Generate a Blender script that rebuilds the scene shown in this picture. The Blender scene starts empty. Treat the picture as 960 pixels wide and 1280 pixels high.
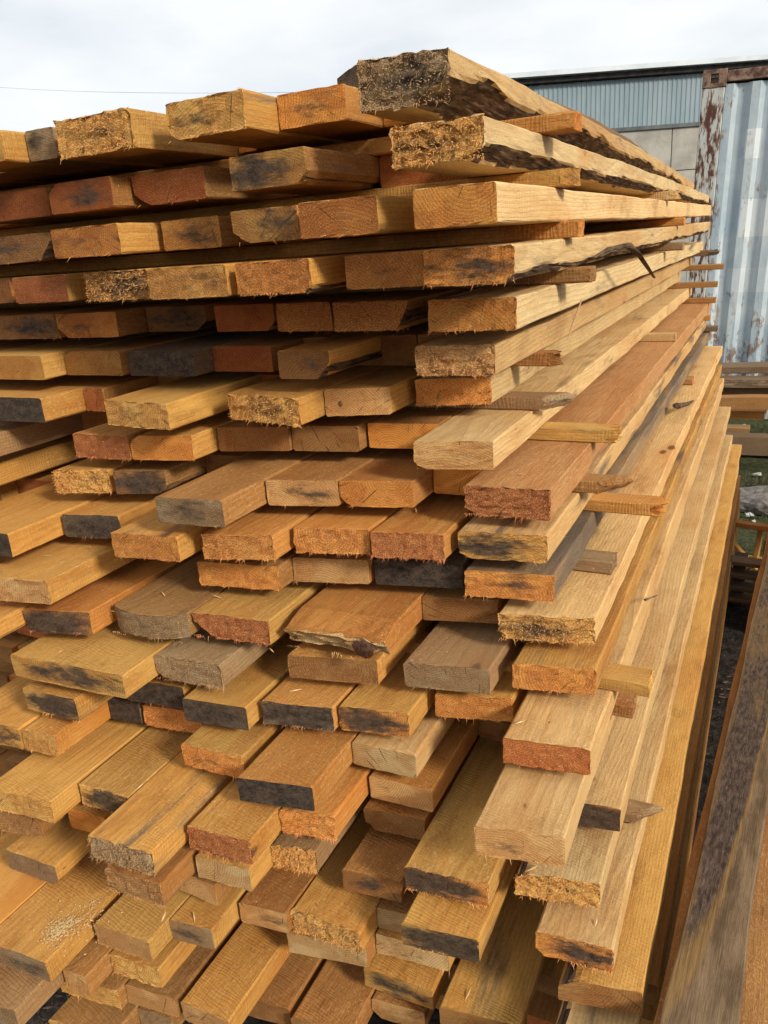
import bpy, bmesh, math, random
import numpy as np
from mathutils import Vector, Matrix

random.seed(7)
R = random.random
SC = bpy.context.scene
COL = SC.collection
EYE = 1.56            # eye height above the ground (m)

# ------------------------------------------------------------------ camera
PC = (480.0, 640.0)
FPX = 957.78
# rows: world X (to the right along the plank ends), Y (along the planks), Z (up), written in camera axes
# (x right, y down, z forward)
M = np.array([[0.89687012, 0.08606329, -0.43383994],
              [0.43685876, -0.32567427, 0.83850503],
              [-0.069126, -0.94155689, -0.32968503]])
cam_d = bpy.data.cameras.new("camera")
cam = bpy.data.objects.new("camera", cam_d)
COL.objects.link(cam)
cr, cu, cb = M[:, 0], -M[:, 1], -M[:, 2]
cam.matrix_world = Matrix(((cr[0], cu[0], cb[0], 0), (cr[1], cu[1], cb[1], 0), (cr[2], cu[2], cb[2], EYE), (0, 0, 0, 1)))
cam_d.sensor_fit = 'VERTICAL'
cam_d.sensor_height = 24.0
cam_d.lens = FPX / 1280.0 * 24.0
cam_d.clip_start = 0.02
cam_d.clip_end = 600
SC.camera = cam

# ------------------------------------------------------------------ world and sun
SUN_DIR = Vector((0.88, -0.34, 0.50)).normalized()
w = bpy.data.worlds.new("World")
SC.world = w
w.use_nodes = True
nt = w.node_tree
nt.nodes.clear()
out = nt.nodes.new('ShaderNodeOutputWorld')
bg = nt.nodes.new('ShaderNodeBackground')
sky = nt.nodes.new('ShaderNodeTexSky')
sky.sky_type = 'NISHITA'
sky.sun_disc = False
sky.sun_elevation = math.asin(SUN_DIR.z)
sky.sun_rotation = math.atan2(SUN_DIR.x, SUN_DIR.y)
sky.air_density = 1.0
sky.dust_density = 2.0
geo = nt.nodes.new('ShaderNodeTexCoord')
mp = nt.nodes.new('ShaderNodeMapping')
mp.inputs['Scale'].default_value = (1.6, 1.6, 4.5)
nz = nt.nodes.new('ShaderNodeTexNoise')
nz.inputs['Scale'].default_value = 1.7
nz.inputs['Detail'].default_value = 6
rp = nt.nodes.new('ShaderNodeValToRGB')
rp.color_ramp.elements[0].position = 0.38
rp.color_ramp.elements[0].color = (0.70, 0.70, 0.70, 1)
rp.color_ramp.elements[1].position = 0.60
rp.color_ramp.elements[1].color = (1, 1, 1, 1)
mx = nt.nodes.new('ShaderNodeMix')
mx.data_type = 'RGBA'
nt.links.new(geo.outputs['Generated'], mp.inputs['Vector'])
nt.links.new(mp.outputs[0], nz.inputs['Vector'])
nt.links.new(nz.outputs['Fac'], rp.inputs[0])
nt.links.new(rp.outputs[0], mx.inputs[0])
nt.links.new(sky.outputs[0], mx.inputs[6])
mx.inputs[7].default_value = (9.6, 9.9, 10.1, 1)
nt.links.new(mx.outputs[2], bg.inputs['Color'])
bg.inputs['Strength'].default_value = 0.1
nt.links.new(bg.outputs[0], out.inputs['Surface'])

sd = bpy.data.lights.new("sun", 'SUN')
so = bpy.data.objects.new("sun", sd)
COL.objects.link(so)
so.rotation_euler = SUN_DIR.to_track_quat('Z', 'Y').to_euler()
sd.energy = 3.5
sd.angle = math.radians(10)
sd.color = (1.0, 0.93, 0.80)

vs = SC.view_settings
vs.view_transform = 'Standard'
vs.look = 'None'
vs.gamma = 1
vs.use_curve_mapping = False
vs.exposure = 0.05
SC.cycles.max_bounces = 6
SC.cycles.diffuse_bounces = 4


# ------------------------------------------------------------------ node helpers
class NT:
    def __init__(self, name):
        self.m = bpy.data.materials.new(name)
        self.m.use_nodes = True
        self.t = self.m.node_tree
        self.t.nodes.clear()
        self.o = self.t.nodes.new('ShaderNodeOutputMaterial')
        self.b = self.t.nodes.new('ShaderNodeBsdfPrincipled')
        self.t.links.new(self.b.outputs[0], self.o.inputs['Surface'])
        self.b.inputs['Specular IOR Level'].default_value = 0.25

    def put(self, sock, v):
        if hasattr(v, 'node'):
            self.t.links.new(v, sock)
        elif isinstance(v, (int, float)):
            sock.default_value = v
        else:
            v = tuple(v)
            if sock.type == 'RGBA' and len(v) == 3:
                v += (1,)
            sock.default_value = v

    def n(self, kind, outp=0, props=None, **ins):
        nd = self.t.nodes.new('ShaderNode' + kind)
        for k, v in (props or {}).items():
            setattr(nd, k, v)
        for k, v in ins.items():
            k = k.replace('_', ' ')
            self.put(nd.inputs[int(k[1:]) if k[0] == 'i' and k[1:].isdigit() else k], v)
        return nd.outputs[outp]

    def math(self, op, a, b=0.0, c=0.0, clamp=False):
        return self.n('Math', 0, {'operation': op, 'use_clamp': clamp}, i0=a, i1=b, i2=c)

    def attr(self, name, outp='Fac'):
        nd = self.t.nodes.new('ShaderNodeAttribute')
        nd.attribute_type = 'OBJECT'
        nd.attribute_name = name
        return nd.outputs[outp]

    def mix(self, f, a, b, mode='MIX'):
        nd = self.t.nodes.new('ShaderNodeMix')
        nd.data_type = 'RGBA'
        nd.blend_type = mode
        self.put(nd.inputs[0], f)
        self.put(nd.inputs[6], a)
        self.put(nd.inputs[7], b)
        return nd.outputs[2]

    def map(self, v, scale, loc=(0, 0, 0)):
        return self.n('Mapping', 0, None, Vector=v, Scale=scale, Location=loc)

    def noise(self, v, scale=1.0, detail=3.0, rough=0.5, outp=0):
        return self.n('TexNoise', outp, None, Vector=v, Scale=scale, Detail=detail, Roughness=rough)

    def ramp(self, f, a, b):
        return self.n('MapRange', 0, {'interpolation_type': 'SMOOTHSTEP'}, Value=f, From_Min=a, From_Max=b)

    def bump(self, h, strength, dist, normal=None):
        nd = self.t.nodes.new('ShaderNodeBump')
        nd.inputs['Strength'].default_value = strength
        nd.inputs['Distance'].default_value = dist
        self.put(nd.inputs['Height'], h)
        if normal is not None:
            self.put(nd.inputs['Normal'], normal)
        return nd.outputs[0]


def wood_coords(g):
    """object coordinates, with the pattern of each piece cut from another place of the log"""
    tc = g.n('TexCoord', 'Object')
    rnd = g.n('ObjectInfo', 'Random')
    off = g.n('CombineXYZ', 0, None, X=g.math('MULTIPLY', rnd, 3.0), Y=g.math('MULTIPLY', rnd, 37.0), Z=g.math('MULTIPLY', rnd, 11.0))
    p = g.n('VectorMath', 0, {'operation': 'ADD'}, i0=tc, i1=off)
    return tc, p, rnd


def off_of(g):
    """a random 0..1 per object, as a vector"""
    r = g.n('ObjectInfo', 'Random')
    return g.n('CombineXYZ', 0, None, X=g.math('FRACT', g.math('MULTIPLY', r, 7.31)), Y=r, Z=r)


def rings(g, tc, p, spacing):
    """growth rings round a pith line that runs along the piece (object y)"""
    wob = g.noise(g.map(p, (7, 1.1, 7)), 1.0, 2.0, 0.5, 'Color')
    wv = g.n('VectorMath', 0, {'operation': 'MULTIPLY_ADD'}, i0=wob, i1=(0.05, 0, 0.05), i2=tc)
    pith = g.n('CombineXYZ', 0, None, X=g.attr('pith_x'), Y=0.0, Z=g.attr('pith_z'))
    d = g.n('VectorMath', 0, {'operation': 'SUBTRACT'}, i0=wv, i1=pith)
    d = g.n('VectorMath', 0, {'operation': 'MULTIPLY'}, i0=d, i1=(1, 0, 1))
    r = g.n('VectorMath', 'Value', {'operation': 'LENGTH'}, i0=d)
    rr = g.math('MULTIPLY', r, 1.0 / spacing)
    fr = g.math('FRACT', rr)
    # slow rise, quick fall: early wood to the dark late-wood line
    return g.math('MULTIPLY', g.math('POWER', fr, 2.2), g.ramp(fr, 1.0, 0.86)), r


def wood_side():
    g = NT('sawn_wood')
    tc, p, rnd = wood_coords(g)
    base = g.n('ObjectInfo', 'Color')
    ring, r = rings(g, tc, p, 0.0052)
    blot = g.noise(g.map(p, (9, 1.6, 9)), 1.0, 4.0, 0.6)
    fine = g.noise(g.map(p, (620, 24, 620)), 1.0, 4.0, 0.65)
    fib = g.noise(g.map(p, (1500, 90, 1500)), 1.0, 2.0, 0.6)
    col = g.mix(g.math('MULTIPLY', ring, 0.50), base, g.mix(1.0, base, (0.55, 0.33, 0.17), 'MULTIPLY'))
    # heart wood / sap wood patches
    col = g.mix(g.math('MULTIPLY', g.ramp(blot, 0.46, 0.70), 0.62), col, g.mix(1.0, base, (0.74, 0.50, 0.28), 'MULTIPLY'))
    col = g.mix(g.math('MULTIPLY', g.ramp(blot, 0.46, 0.25), 0.40), col, g.mix(1.0, base, (1.14, 1.12, 1.04), 'MULTIPLY'))
    col = g.mix(g.math('MULTIPLY', g.ramp(fine, 0.42, 0.66), 0.38), col, g.mix(1.0, col, (0.60, 0.46, 0.34), 'MULTIPLY'))
    col = g.mix(g.math('MULTIPLY', g.ramp(fib, 0.45, 0.75), 0.22), col, (0.80, 0.62, 0.34))
    # saw marks across the piece
    sy = g.n('SeparateXYZ', 'Y', None, Vector=p)
    sx = g.n('SeparateXYZ', 'X', None, Vector=p)
    wobs = g.noise(g.map(p, (14, 45, 14)), 1.0, 4.0)
    sawph = g.math('ADD', g.math('MULTIPLY', sy, 1050.0), g.math('ADD', g.math('MULTIPLY', wobs, 26.0), g.math('MULTIPLY', sx, 190.0)))
    saw = g.math('MULTIPLY_ADD', g.math('SINE', sawph), 0.5, 0.5)
    sawm = g.math('MULTIPLY', saw, g.ramp(g.noise(g.map(p, (5, 9, 5)), 1.0, 3.0), 0.38, 0.62))
    col = g.mix(g.math('MULTIPLY', sawm, 0.28), col, g.mix(1.0, base, (0.62, 0.47, 0.33), 'MULTIPLY'))
    # knots
    kv = g.n('TexVoronoi', 0, {'feature': 'F1'}, Vector=g.map(p, (9, 3.6, 9)), Scale=1.0)
    kc = g.n('TexVoronoi', 'Color', {'feature': 'F1'}, Vector=g.map(p, (9, 3.6, 9)), Scale=1.0)
    kr = g.n('SeparateColor', 0, None, Color=kc)
    kmask = g.math('GREATER_THAN', kr, 0.66)
    kn = g.math('MULTIPLY', g.ramp(g.math('ADD', kv, g.math('MULTIPLY', fine, .05)), 0.135, 0.085), kmask)
    kh = g.math('MULTIPLY', g.ramp(kv, 0.34, 0.10), kmask)
    col = g.mix(g.math('MULTIPLY', kh, 0.45), col, g.mix(1.0, base, (0.80, 0.50, 0.26), 'MULTIPLY'))
    col = g.mix(g.math('MULTIPLY', kn, 0.85), col, (0.10, 0.042, 0.018))
    # blue-black stain in streaks along the grain
    st = g.noise(g.map(p, (24, 2.6, 24)), 1.0, 5.0, 0.62)
    stm = g.attr('stain')
    thr = g.math('SUBTRACT', 0.72, g.math('MULTIPLY', stm, 0.36))
    sm = g.n('MapRange', 0, {'interpolation_type': 'SMOOTHSTEP'}, Value=st, From_Min=thr, From_Max=g.math('ADD', thr, 0.20))
    col = g.mix(g.math('MULTIPLY', sm, 0.84), col, g.mix(fine, (0.055, 0.048, 0.042), (0.15, 0.125, 0.10)))
    # small checks: short dark cracks along the grain
    ck = g.noise(g.map(p, (420, 9, 420), (4, 4, 4)), 1.0, 2.0, 0.5)
    ckm = g.math('MULTIPLY', g.ramp(ck, 0.70, 0.76), g.ramp(g.noise(g.map(p, (13, 4, 13)), 1.0, 2.0), .5, .65))
    col = g.mix(g.math('MULTIPLY', ckm, 0.75), col, (0.06, 0.028, 0.012))
    # broad smudges of dirt and damp
    dm = g.noise(g.map(p, (11, 5, 11), (2, 7, 1)), 1.0, 5.0, 0.68)
    col = g.mix(g.math('MULTIPLY', g.ramp(dm, 0.52, 0.72), 0.50), col, g.mix(1.0, col, (0.46, 0.36, 0.28), 'MULTIPLY'))
    # torn, woolly saw surface: fine dark and light flecks across the grain
    wl = g.noise(g.map(p, (260, 150, 260), (1, 2, 3)), 1.0, 5.0, 0.75)
    wz = g.ramp(g.noise(g.map(p, (6, 4, 6), (3, 3, 3)), 1.0, 3.0), .36, .62)
    col = g.mix(g.math('MULTIPLY', g.math('MULTIPLY', g.ramp(wl, .54, .66), wz), 0.50), col, g.mix(1.0, col, (0.52, 0.40, 0.30), 'MULTIPLY'))
    col = g.mix(g.math('MULTIPLY', g.math('MULTIPLY', g.ramp(wl, .44, .34), wz), 0.40), col, (0.80, 0.62, 0.34))
    # weathered grey
    wt = g.math('MULTIPLY', g.attr('grey'), g.math('MULTIPLY_ADD', g.ramp(blot, 0.30, 0.7), 0.35, 0.65))
    col = g.mix(wt, col, g.mix(fine, (0.110, 0.062, 0.034), (0.40, 0.260, 0.140)))
    # specks of dirt and sawdust
    sp = g.noise(g.map(p, (160, 160, 160)), 1.0, 2.0, 0.5)
    col = g.mix(g.math('MULTIPLY', g.ramp(sp, 0.71, 0.77), 0.7), col, (0.70, 0.52, 0.30))
    sp2 = g.noise(g.map(p, (95, 60, 95), (5, 5, 5)), 1.0, 2.0, 0.5)
    col = g.mix(g.math('MULTIPLY', g.ramp(sp2, 0.73, 0.80), 0.75), col, (0.09, 0.045, 0.02))
    g.put(g.b.inputs['Base Color'], col)
    g.b.inputs['Roughness'].default_value = 0.78
    h = g.math('ADD', g.math('MULTIPLY', sawm, 0.5), g.math('ADD', g.math('MULTIPLY', fib, 0.8), g.math('ADD', g.math('MULTIPLY', ring, 0.25), g.math('MULTIPLY', wl, 1.2))))
    g.put(g.b.inputs['Normal'], g.bump(h, 0.9, 0.0013))
    return g.m


def wood_end():
    g = NT('sawn_wood_end')
    tc, p, rnd = wood_coords(g)
    base = g.attr('end_tint', 'Color')
    ring, r = rings(g, tc, p, 0.0042)
    fz = g.noise(g.map(p, (300, 300, 1100)), 1.0, 5.0, 0.72)
    spk = g.noise(g.map(p, (700, 700, 1500), (3, 3, 3)), 1.0, 2.0, 0.6)
    mid = g.noise(g.map(p, (60, 20, 90)), 1.0, 5.0, 0.68)
    big = g.noise(g.map(p, (13, 13, 19)), 1.0, 2.0, 0.5)
    col = g.mix(g.math('MULTIPLY', ring, 0.80), base, g.mix(1.0, base, (0.42, 0.26, 0.18), 'MULTIPLY'))
    col = g.mix(g.math('MULTIPLY', g.ramp(big, 0.48, 0.56), 0.60), col, g.mix(1.0, col, (1.30, 1.65, 2.1), 'MULTIPLY'))
    col = g.mix(g.math('MULTIPLY', g.ramp(mid, 0.50, 0.72), 0.45), col, g.mix(1.0, col, (0.50, 0.36, 0.26), 'MULTIPLY'))
    fzf = g.math('MULTIPLY_ADD', g.attr('fuzz'), 0.55, 0.05)
    col = g.mix(g.math('MULTIPLY', g.ramp(fz, 0.38, 0.62), fzf), col, g.mix(1.0, col, (0.42, 0.32, 0.26), 'MULTIPLY'))
    kx = g.n('SeparateXYZ', 'X', None, Vector=p)
    kz = g.n('SeparateXYZ', 'Z', None, Vector=p)
    kw = g.math('SINE', g.math('ADD', g.math('ADD', g.math('MULTIPLY', kx, 900.0), g.math('MULTIPLY', kz, 1700.0)), g.math('MULTIPLY', mid, 14.0)))
    kwm = g.math('MULTIPLY', g.ramp(kw, 0.2, 1.0), g.ramp(g.noise(g.map(p, (22, 22, 30), (6, 6, 6)), 1.0, 2.0), .45, .62))
    col = g.mix(g.math('MULTIPLY', kwm, 0.32), col, g.mix(1.0, base, (1.35, 1.55, 2.0), 'MULTIPLY'))
    # drying checks that run out from the pith
    pith = g.n('CombineXYZ', 0, None, X=g.attr('pith_x'), Y=0.0, Z=g.attr('pith_z'))
    rv = g.n('VectorMath', 0, {'operation': 'SUBTRACT'}, i0=tc, i1=pith)
    ang = g.math('ARCTAN2', g.n('SeparateXYZ', 'Z', None, Vector=rv), g.n('SeparateXYZ', 'X', None, Vector=rv))
    av = g.n('CombineXYZ', 0, None, X=g.math('MULTIPLY', ang, 26.0), Y=g.math('MULTIPLY', rnd, 50.0), Z=g.math('MULTIPLY', r, 18.0))
    chk = g.ramp(g.noise(av, 1.0, 3.0, 0.5), 0.665, 0.70)
    col = g.mix(g.math('MULTIPLY', chk, 0.8), col, (0.045, 0.018, 0.008))
    col = g.mix(g.math('MULTIPLY', g.ramp(spk, 0.53, 0.64), g.attr('fuzz')), col, g.mix(0.55, g.mix(1.0, base, (1.9, 2.2, 2.8), 'MULTIPLY'), (0.86, 0.66, 0.36)))
    # black mould patch
    mn = g.noise(g.map(p, (26, 10, 75), (9, 2, 4)), 1.0, 6.0, 0.68)
    lx = g.math('DIVIDE', g.n('SeparateXYZ', 'X', None, Vector=tc), g.attr('size_x'))
    lz = g.math('DIVIDE', g.n('SeparateXYZ', 'Z', None, Vector=tc), g.attr('size_z'))
    cx_ = g.math('MULTIPLY_ADD', g.n('SeparateXYZ', 'X', None, Vector=off_of(g)), 0.5, 0.25)
    ex = g.math('ABSOLUTE', g.math('SUBTRACT', lx, cx_))
    ez = g.math('ABSOLUTE', g.math('SUBTRACT', lz, 0.48))
    dd = g.math('ADD', g.math('MULTIPLY', g.math('POWER', ex, 1.5), 0.62), g.math('MULTIPLY', ez, 0.42))
    md = g.attr('mould')
    mf = g.math('ADD', g.math('SUBTRACT', g.math('MULTIPLY', mn, 1.0), dd), g.math('MULTIPLY', md, 0.82))
    sm = g.ramp(g.math('ADD', mf, g.math('MULTIPLY', g.math('SUBTRACT', fz, .5), .25)), 0.47, 0.80)
    col = g.mix(g.math('MULTIPLY', sm, 0.95), col, g.mix(g.ramp(g.math('ADD', g.math('MULTIPLY', fz, .6), g.math('MULTIPLY', mid, .4)), .38, .66), (0.010, 0.008, 0.007), (0.150, 0.100, 0.066)))
    g.put(g.b.inputs['Base Color'], col)
    g.b.inputs['Roughness'].default_value = 0.88
    h = g.math('SUBTRACT', g.math('ADD', g.math('MULTIPLY', fz, 1.0), g.math('ADD', g.math('MULTIPLY', spk, 0.5), g.math('MULTIPLY', mid, 0.9))), chk)
    g.put(g.b.inputs['Normal'], g.bump(h, 1.0, 0.0022))
    return g.m


def bark_mat():
    g = NT('bark')
    tc, p, rnd = wood_coords(g)
    a = g.noise(g.map(p, (120, 22, 120)), 1.0, 6.0, 0.70)
    b = g.noise(g.map(p, (14, 5, 14)), 1.0, 3.0, 0.6)
    col = g.mix(g.ramp(a, 0.35, 0.7), (0.035, 0.020, 0.012), (0.21, 0.125, 0.068))
    col = g.mix(g.math('MULTIPLY', g.ramp(b, 0.56, 0.70), 0.8), col, (0.30, 0.21, 0.11))
    g.put(g.b.inputs['Base Color'], col)
    g.b.inputs['Roughness'].default_value = 0.9
    g.put(g.b.inputs['Normal'], g.bump(a, 1.0, 0.006))
    return g.m


def fibre_mat():
    g = NT('wood_fibre')
    base = g.n('ObjectInfo', 'Color')
    tc = g.n('TexCoord', 'Object')
    n1 = g.noise(tc, 300.0, 2.0)
    col = g.mix(n1, g.mix(1.0, base, (0.75, 0.55, 0.35), 'MULTIPLY'), g.mix(0.35, base, (0.85, 0.66, 0.38)))
    g.put(g.b.inputs['Base Color'], col)
    g.b.inputs['Roughness'].default_value = 0.7
    return g.m


M_SIDE, M_END, M_BARK, M_FIB = wood_side(), wood_end(), bark_mat(), fibre_mat()


def simple(name, col, col2=None, scale=20.0, rough=0.85, bump=0.3, dist=0.01, metal=0.0, lo=0.35, hi=0.65, stretch=(1, 1, 1)):
    g = NT(name)
    tc = g.n('TexCoord', 'Object')
    n1 = g.noise(g.map(tc, stretch), scale, 5.0, 0.62)
    g.put(g.b.inputs['Base Color'], g.mix(g.ramp(n1, lo, hi), col, col2 or col))
    g.b.inputs['Roughness'].default_value = rough
    g.b.inputs['Metallic'].default_value = metal
    if bump:
        g.put(g.b.inputs['Normal'], g.bump(n1, bump, dist))
    return g.m


# ------------------------------------------------------------------ object helpers
def mesh_obj(name, verts, faces, mats, mat_idx=None, parent=None, smooth=False):
    me = bpy.data.meshes.new(name)
    me.from_pydata([tuple(map(float, v)) for v in verts], [], [tuple(map(int, f)) for f in faces])
    for m in mats:
        me.materials.append(m)
    if mat_idx is not None:
        me.polygons.foreach_set('material_index', np.asarray(mat_idx, dtype=np.int32))
    if smooth:
        me.polygons.foreach_set('use_smooth', np.ones(len(me.polygons), dtype=bool))
    me.update()
    o = bpy.data.objects.new(name, me)
    COL.objects.link(o)
    if parent:
        o.parent = parent
    return o


def tag(o, label=None, cat=None, group=None, kind=None):
    for k, v in (('label', label), ('category', cat), ('group', group), ('kind', kind)):
        if v:
            o[k] = v
    return o


def empty(name, loc=(0, 0, 0), rz=0.0):
    o = bpy.data.objects.new(name, None)
    COL.objects.link(o)
    o.location = loc
    o.rotation_euler = (0, 0, rz)
    o.empty_display_size = 0.05
    return o


def ray(px, py):
    return M @ np.array([px - PC[0], py - PC[1], FPX])


def on_z(px, py, z):
    """the point of the level plane z (measured from the eye) seen at this place of the picture"""
    r = ray(px, py)
    return r * (z / r[2])


def x_at(px, y, z):
    """the X at depth y and height z that is seen in this column of the picture"""
    a = M.T
    k = (px - PC[0]) / FPX
    # (a0x X + a01 y + a02 z) = k (a2x X + a21 y + a22 z)
    return (k * (a[2, 1] * y + a[2, 2] * z) - (a[0, 1] * y + a[0, 2] * z)) / (a[0, 0] - k * a[2, 0])


def px_of(X, y, z):
    v = M.T @ np.array([X, y, z])
    return PC[0] + FPX * v[0] / v[2], PC[1] + FPX * v[1] / v[2]


def wobble(rs, y, amp, f0=1.2, n=4):
    out_ = np.zeros_like(y)
    for i in range(n):
        out_ += amp / (i + 1) * np.sin(y * f0 * (i + 1) * (1 + rs.rand() * .6) * 2 * math.pi / 1.0 + rs.rand() * 7)
    return out_ * 0.6


LAST = [0]


def plank_mesh(seed, wd, th, L, skew=0.0, rough=0.001, wane=None, sag=0.0, bow=None, tip='flat', nx=9, nzd=4, shear=0.0, wav=0.002, dens=0.10, taper=0.0):
    """a sawn piece: local x across, y along (front end at y=0), z up, top front left corner near (0,0,th)"""
    rs = np.random.RandomState(seed)
    c = 0.0016 + rs.rand() * 0.0018
    xs = np.concatenate([[0, c], np.linspace(c, wd - c, nx)[1:-1], [wd - c, wd]])
    zs = np.concatenate([[0, c], np.linspace(c, th - c, nzd)[1:-1], [th - c, th]])
    NX, NZ = len(xs), len(zs)
    idx = lambda i, j: j * NX + i
    G = np.array([[x, z] for z in zs for x in xs])
    for i, j, sx, sz in ((0, 0, 1, 1), (NX - 1, 0, -1, 1), (0, NZ - 1, 1, -1), (NX - 1, NZ - 1, -1, -1)):
        G[idx(i, j)] += np.array([sx, sz]) * c * 0.45
    ring = [idx(i, 0) for i in range(NX)] + [idx(NX - 1, j) for j in range(1, NZ)] + \
           [idx(i, NZ - 1) for i in range(NX - 2, -1, -1)] + [idx(0, j) for j in range(NZ - 2, 0, -1)]
    RN = len(ring)
    ys = [0, 0.004, 0.012, 0.03, 0.06]
    while ys[-1] < L - dens * 1.4:
        ys.append(ys[-1] + dens * (0.6 + 0.4 * min(1, ys[-1])))
    ys = np.array(ys + [L])
    NS = len(ys)
    wx0, wx1 = wobble(rs, ys, wav), wobble(rs, ys, wav)
    wz0, wz1 = wobble(rs, ys, wav * .6), wobble(rs, ys, wav * .6)
    wn = wobble(rs, ys, 0.28, 1.1) + wobble(rs, ys, 0.12, 3.1, 3)
    rel = lambda: (rs.rand() - .5) * 2

    def place(g, s, jx=0.0, jz=0.0):
        y = ys[s]
        t = y / L
        x, z = g
        x = x + (wx0[s] * (1 - x / wd) + wx1[s] * x / wd) * min(1, y / .15)
        z = z + (wz0[s] * (1 - z / th) + wz1[s] * z / th) * min(1, y / .15)
        x = (x - wd / 2) * (1 - taper * t) + wd / 2
        x += shear * t + jx
        if tip == 'break' and y < .09:
            f_ = (y + .078 + .004 * math.sin(x * 190 + 1)) / .13
            z = z * min(1, max(.72, f_))
        z += -sag * t * t + jz
        if bow is not None:
            z += bow(y)
        return x, y, z

    V = []
    bk = []

    def wane_shift(x, z, s):
        if not wane:
            return x, z, False
        hit = False
        for (cn, a, b) in wane:
            k = max(0.15, 1 + wn[s] * (1 if cn[1] == 'r' else .8))
            aa, bb = a * k, b * k
            dx = (wd - x) if cn[1] == 'r' else x
            dz = z if cn[0] == 'b' else th - z
            u = dx / aa + dz / bb
            if u < 1:
                m = (1 - u) * 0.5
                x += (-1 if cn[1] == 'r' else 1) * aa * m
                z += (1 if cn[0] == 'b' else -1) * bb * m
                hit = True
        return x, z, hit

    # front cap grid = station 0
    jy = rs.rand(NX * NZ) * rough
    spike = np.zeros(NX * NZ)
    if tip == 'jag':
        spike = rs.rand(NX * NZ) ** 2 * 0.035 - 0.01
        spike += 0.03 * np.abs(G[:, 0] / wd - .4)
    elif tip == 'point':
        spike = 0.030 * np.abs(G[:, 1] / th - 0.6) + 0.040 * (1 - G[:, 0] / wd) + rs.rand(NX * NZ) * 0.006
    elif tip == 'round':
        spike = 0.022 * (np.abs(G[:, 0] / wd - .5) * 2) ** 2.5
    elif tip == 'break':
        spike = rs.rand(NX * NZ) ** 2 * .012 + .020 * (1 - G[:, 1] / th)
    hit0 = []
    for k_, g_ in enumerate(G):
        x, z, h = wane_shift(g_[0], g_[1], 0)
        x, y, z = place((x, z), 0, rel() * rough * .35, rel() * rough * .35)
        y = y + jy[k_] + spike[k_] + skew * (x / wd)
        V.append((x, y, z))
        hit0.append(h)
    base = len(V)
    hits = {}
    for s in range(1, NS):
        for q, k_ in enumerate(ring):
            x, z, h = wane_shift(G[k_][0], G[k_][1], s)
            j = 0.00045 if not h else 0.0014
            x, y, z = place((x, z), s, rel() * j, rel() * j)
            yy = y + max(0, spike[k_]) * max(0, 1 - y / .06) + skew * (x / wd) * max(0, 1 - y / .5)
            V.append((x, yy, z))
            hits[(s, q)] = h
    F, MI = [], []
    for j in range(NZ - 1):
        for i in range(NX - 1):
            F.append((idx(i, j), idx(i + 1, j), idx(i + 1, j + 1), idx(i, j + 1)))
            MI.append(1)
    for s in range(NS - 1):
        for q in range(RN):
            q2 = (q + 1) % RN
            if s == 0:
                a, b = ring[q], ring[q2]
                ha = hit0[a] and hit0[b]
            else:
                a, b = base + (s - 1) * RN + q, base + (s - 1) * RN + q2
                ha = hits[(s, q)] and hits[(s, q2)]
            c_, d = base + s * RN + q2, base + s * RN + q
            F.append((b, a, d, c_))
            MI.append(2 if ha and hits[(s + 1, q)] and hits[(s + 1, q2)] else 0)
    F.append(tuple(base + (NS - 2) * RN + q for q in range(RN))[::1])
    MI.append(1)
    return V, F, MI, (G, ring, hit0, NX, NZ, jy)


def fibres(seed, wd, th, skew, amount, parent, shag):
    """frayed fibres left by the saw round the end of a piece"""
    rs = np.random.RandomState(seed + 991)
    V, F = [], []
    n = int((0, 22, 80, 170)[min(3, amount)] * rs.choice([.15, .4, .8, 1.5]))
    if shag:
        n = 620
    cl = [rs.rand() * wd for _ in range(3 + amount)]
    for _ in range(n):
        u = rs.rand()
        xc = (cl[rs.randint(len(cl))] + rs.randn() * .006) if rs.rand() < .72 else rs.rand() * wd
        xc = min(wd, max(0, xc))
        if shag and rs.rand() < .9:
            x, z = rs.rand() * wd, rs.rand() * th
            d = np.array([rs.randn() * .55, -.8, rs.randn() * .5 - .2])
            ln = 0.0015 + rs.rand() ** 2 * 0.0055
        elif u < .70:
            x, z = xc, rs.rand() * 0.004
            d = np.array([rs.randn() * .7, -.35 - rs.rand() * .5, -.7])
            ln = 0.0010 + rs.rand() ** 4 * 0.011
        elif u < .88:
            x, z = xc, th - rs.rand() * 0.002
            d = np.array([rs.randn() * .6, -.6, .5 * rs.rand()])
            ln = 0.001 + rs.rand() ** 3 * 0.005
        else:
            x, z = wd - rs.rand() * .002, rs.rand() * th
            d = np.array([.6, -.6, -.4 + rs.randn() * .3])
            ln = 0.0010 + rs.rand() ** 3 * 0.005
        d /= np.linalg.norm(d)
        b = np.array([x, skew * x / wd + 0.001, z])
        side = np.cross(d, [0.3, .2, .9])
        side /= np.linalg.norm(side)
        up = np.cross(side, d)
        t = 0.00020 + rs.rand() * 0.00032
        k = len(V)
        bend = up * rs.randn() * ln * .25
        V += [b + side * t, b - side * t * .7 + up * t, b - side * t * .7 - up * t, b + d * ln + bend]
        F += [(k, k + 1, k + 3), (k + 1, k + 2, k + 3), (k + 2, k, k + 3)]
    o = mesh_obj('frayed_fibres', V, F, [M_FIB], None, parent)
    o['kind'] = 'stuff'
    return o


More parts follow.
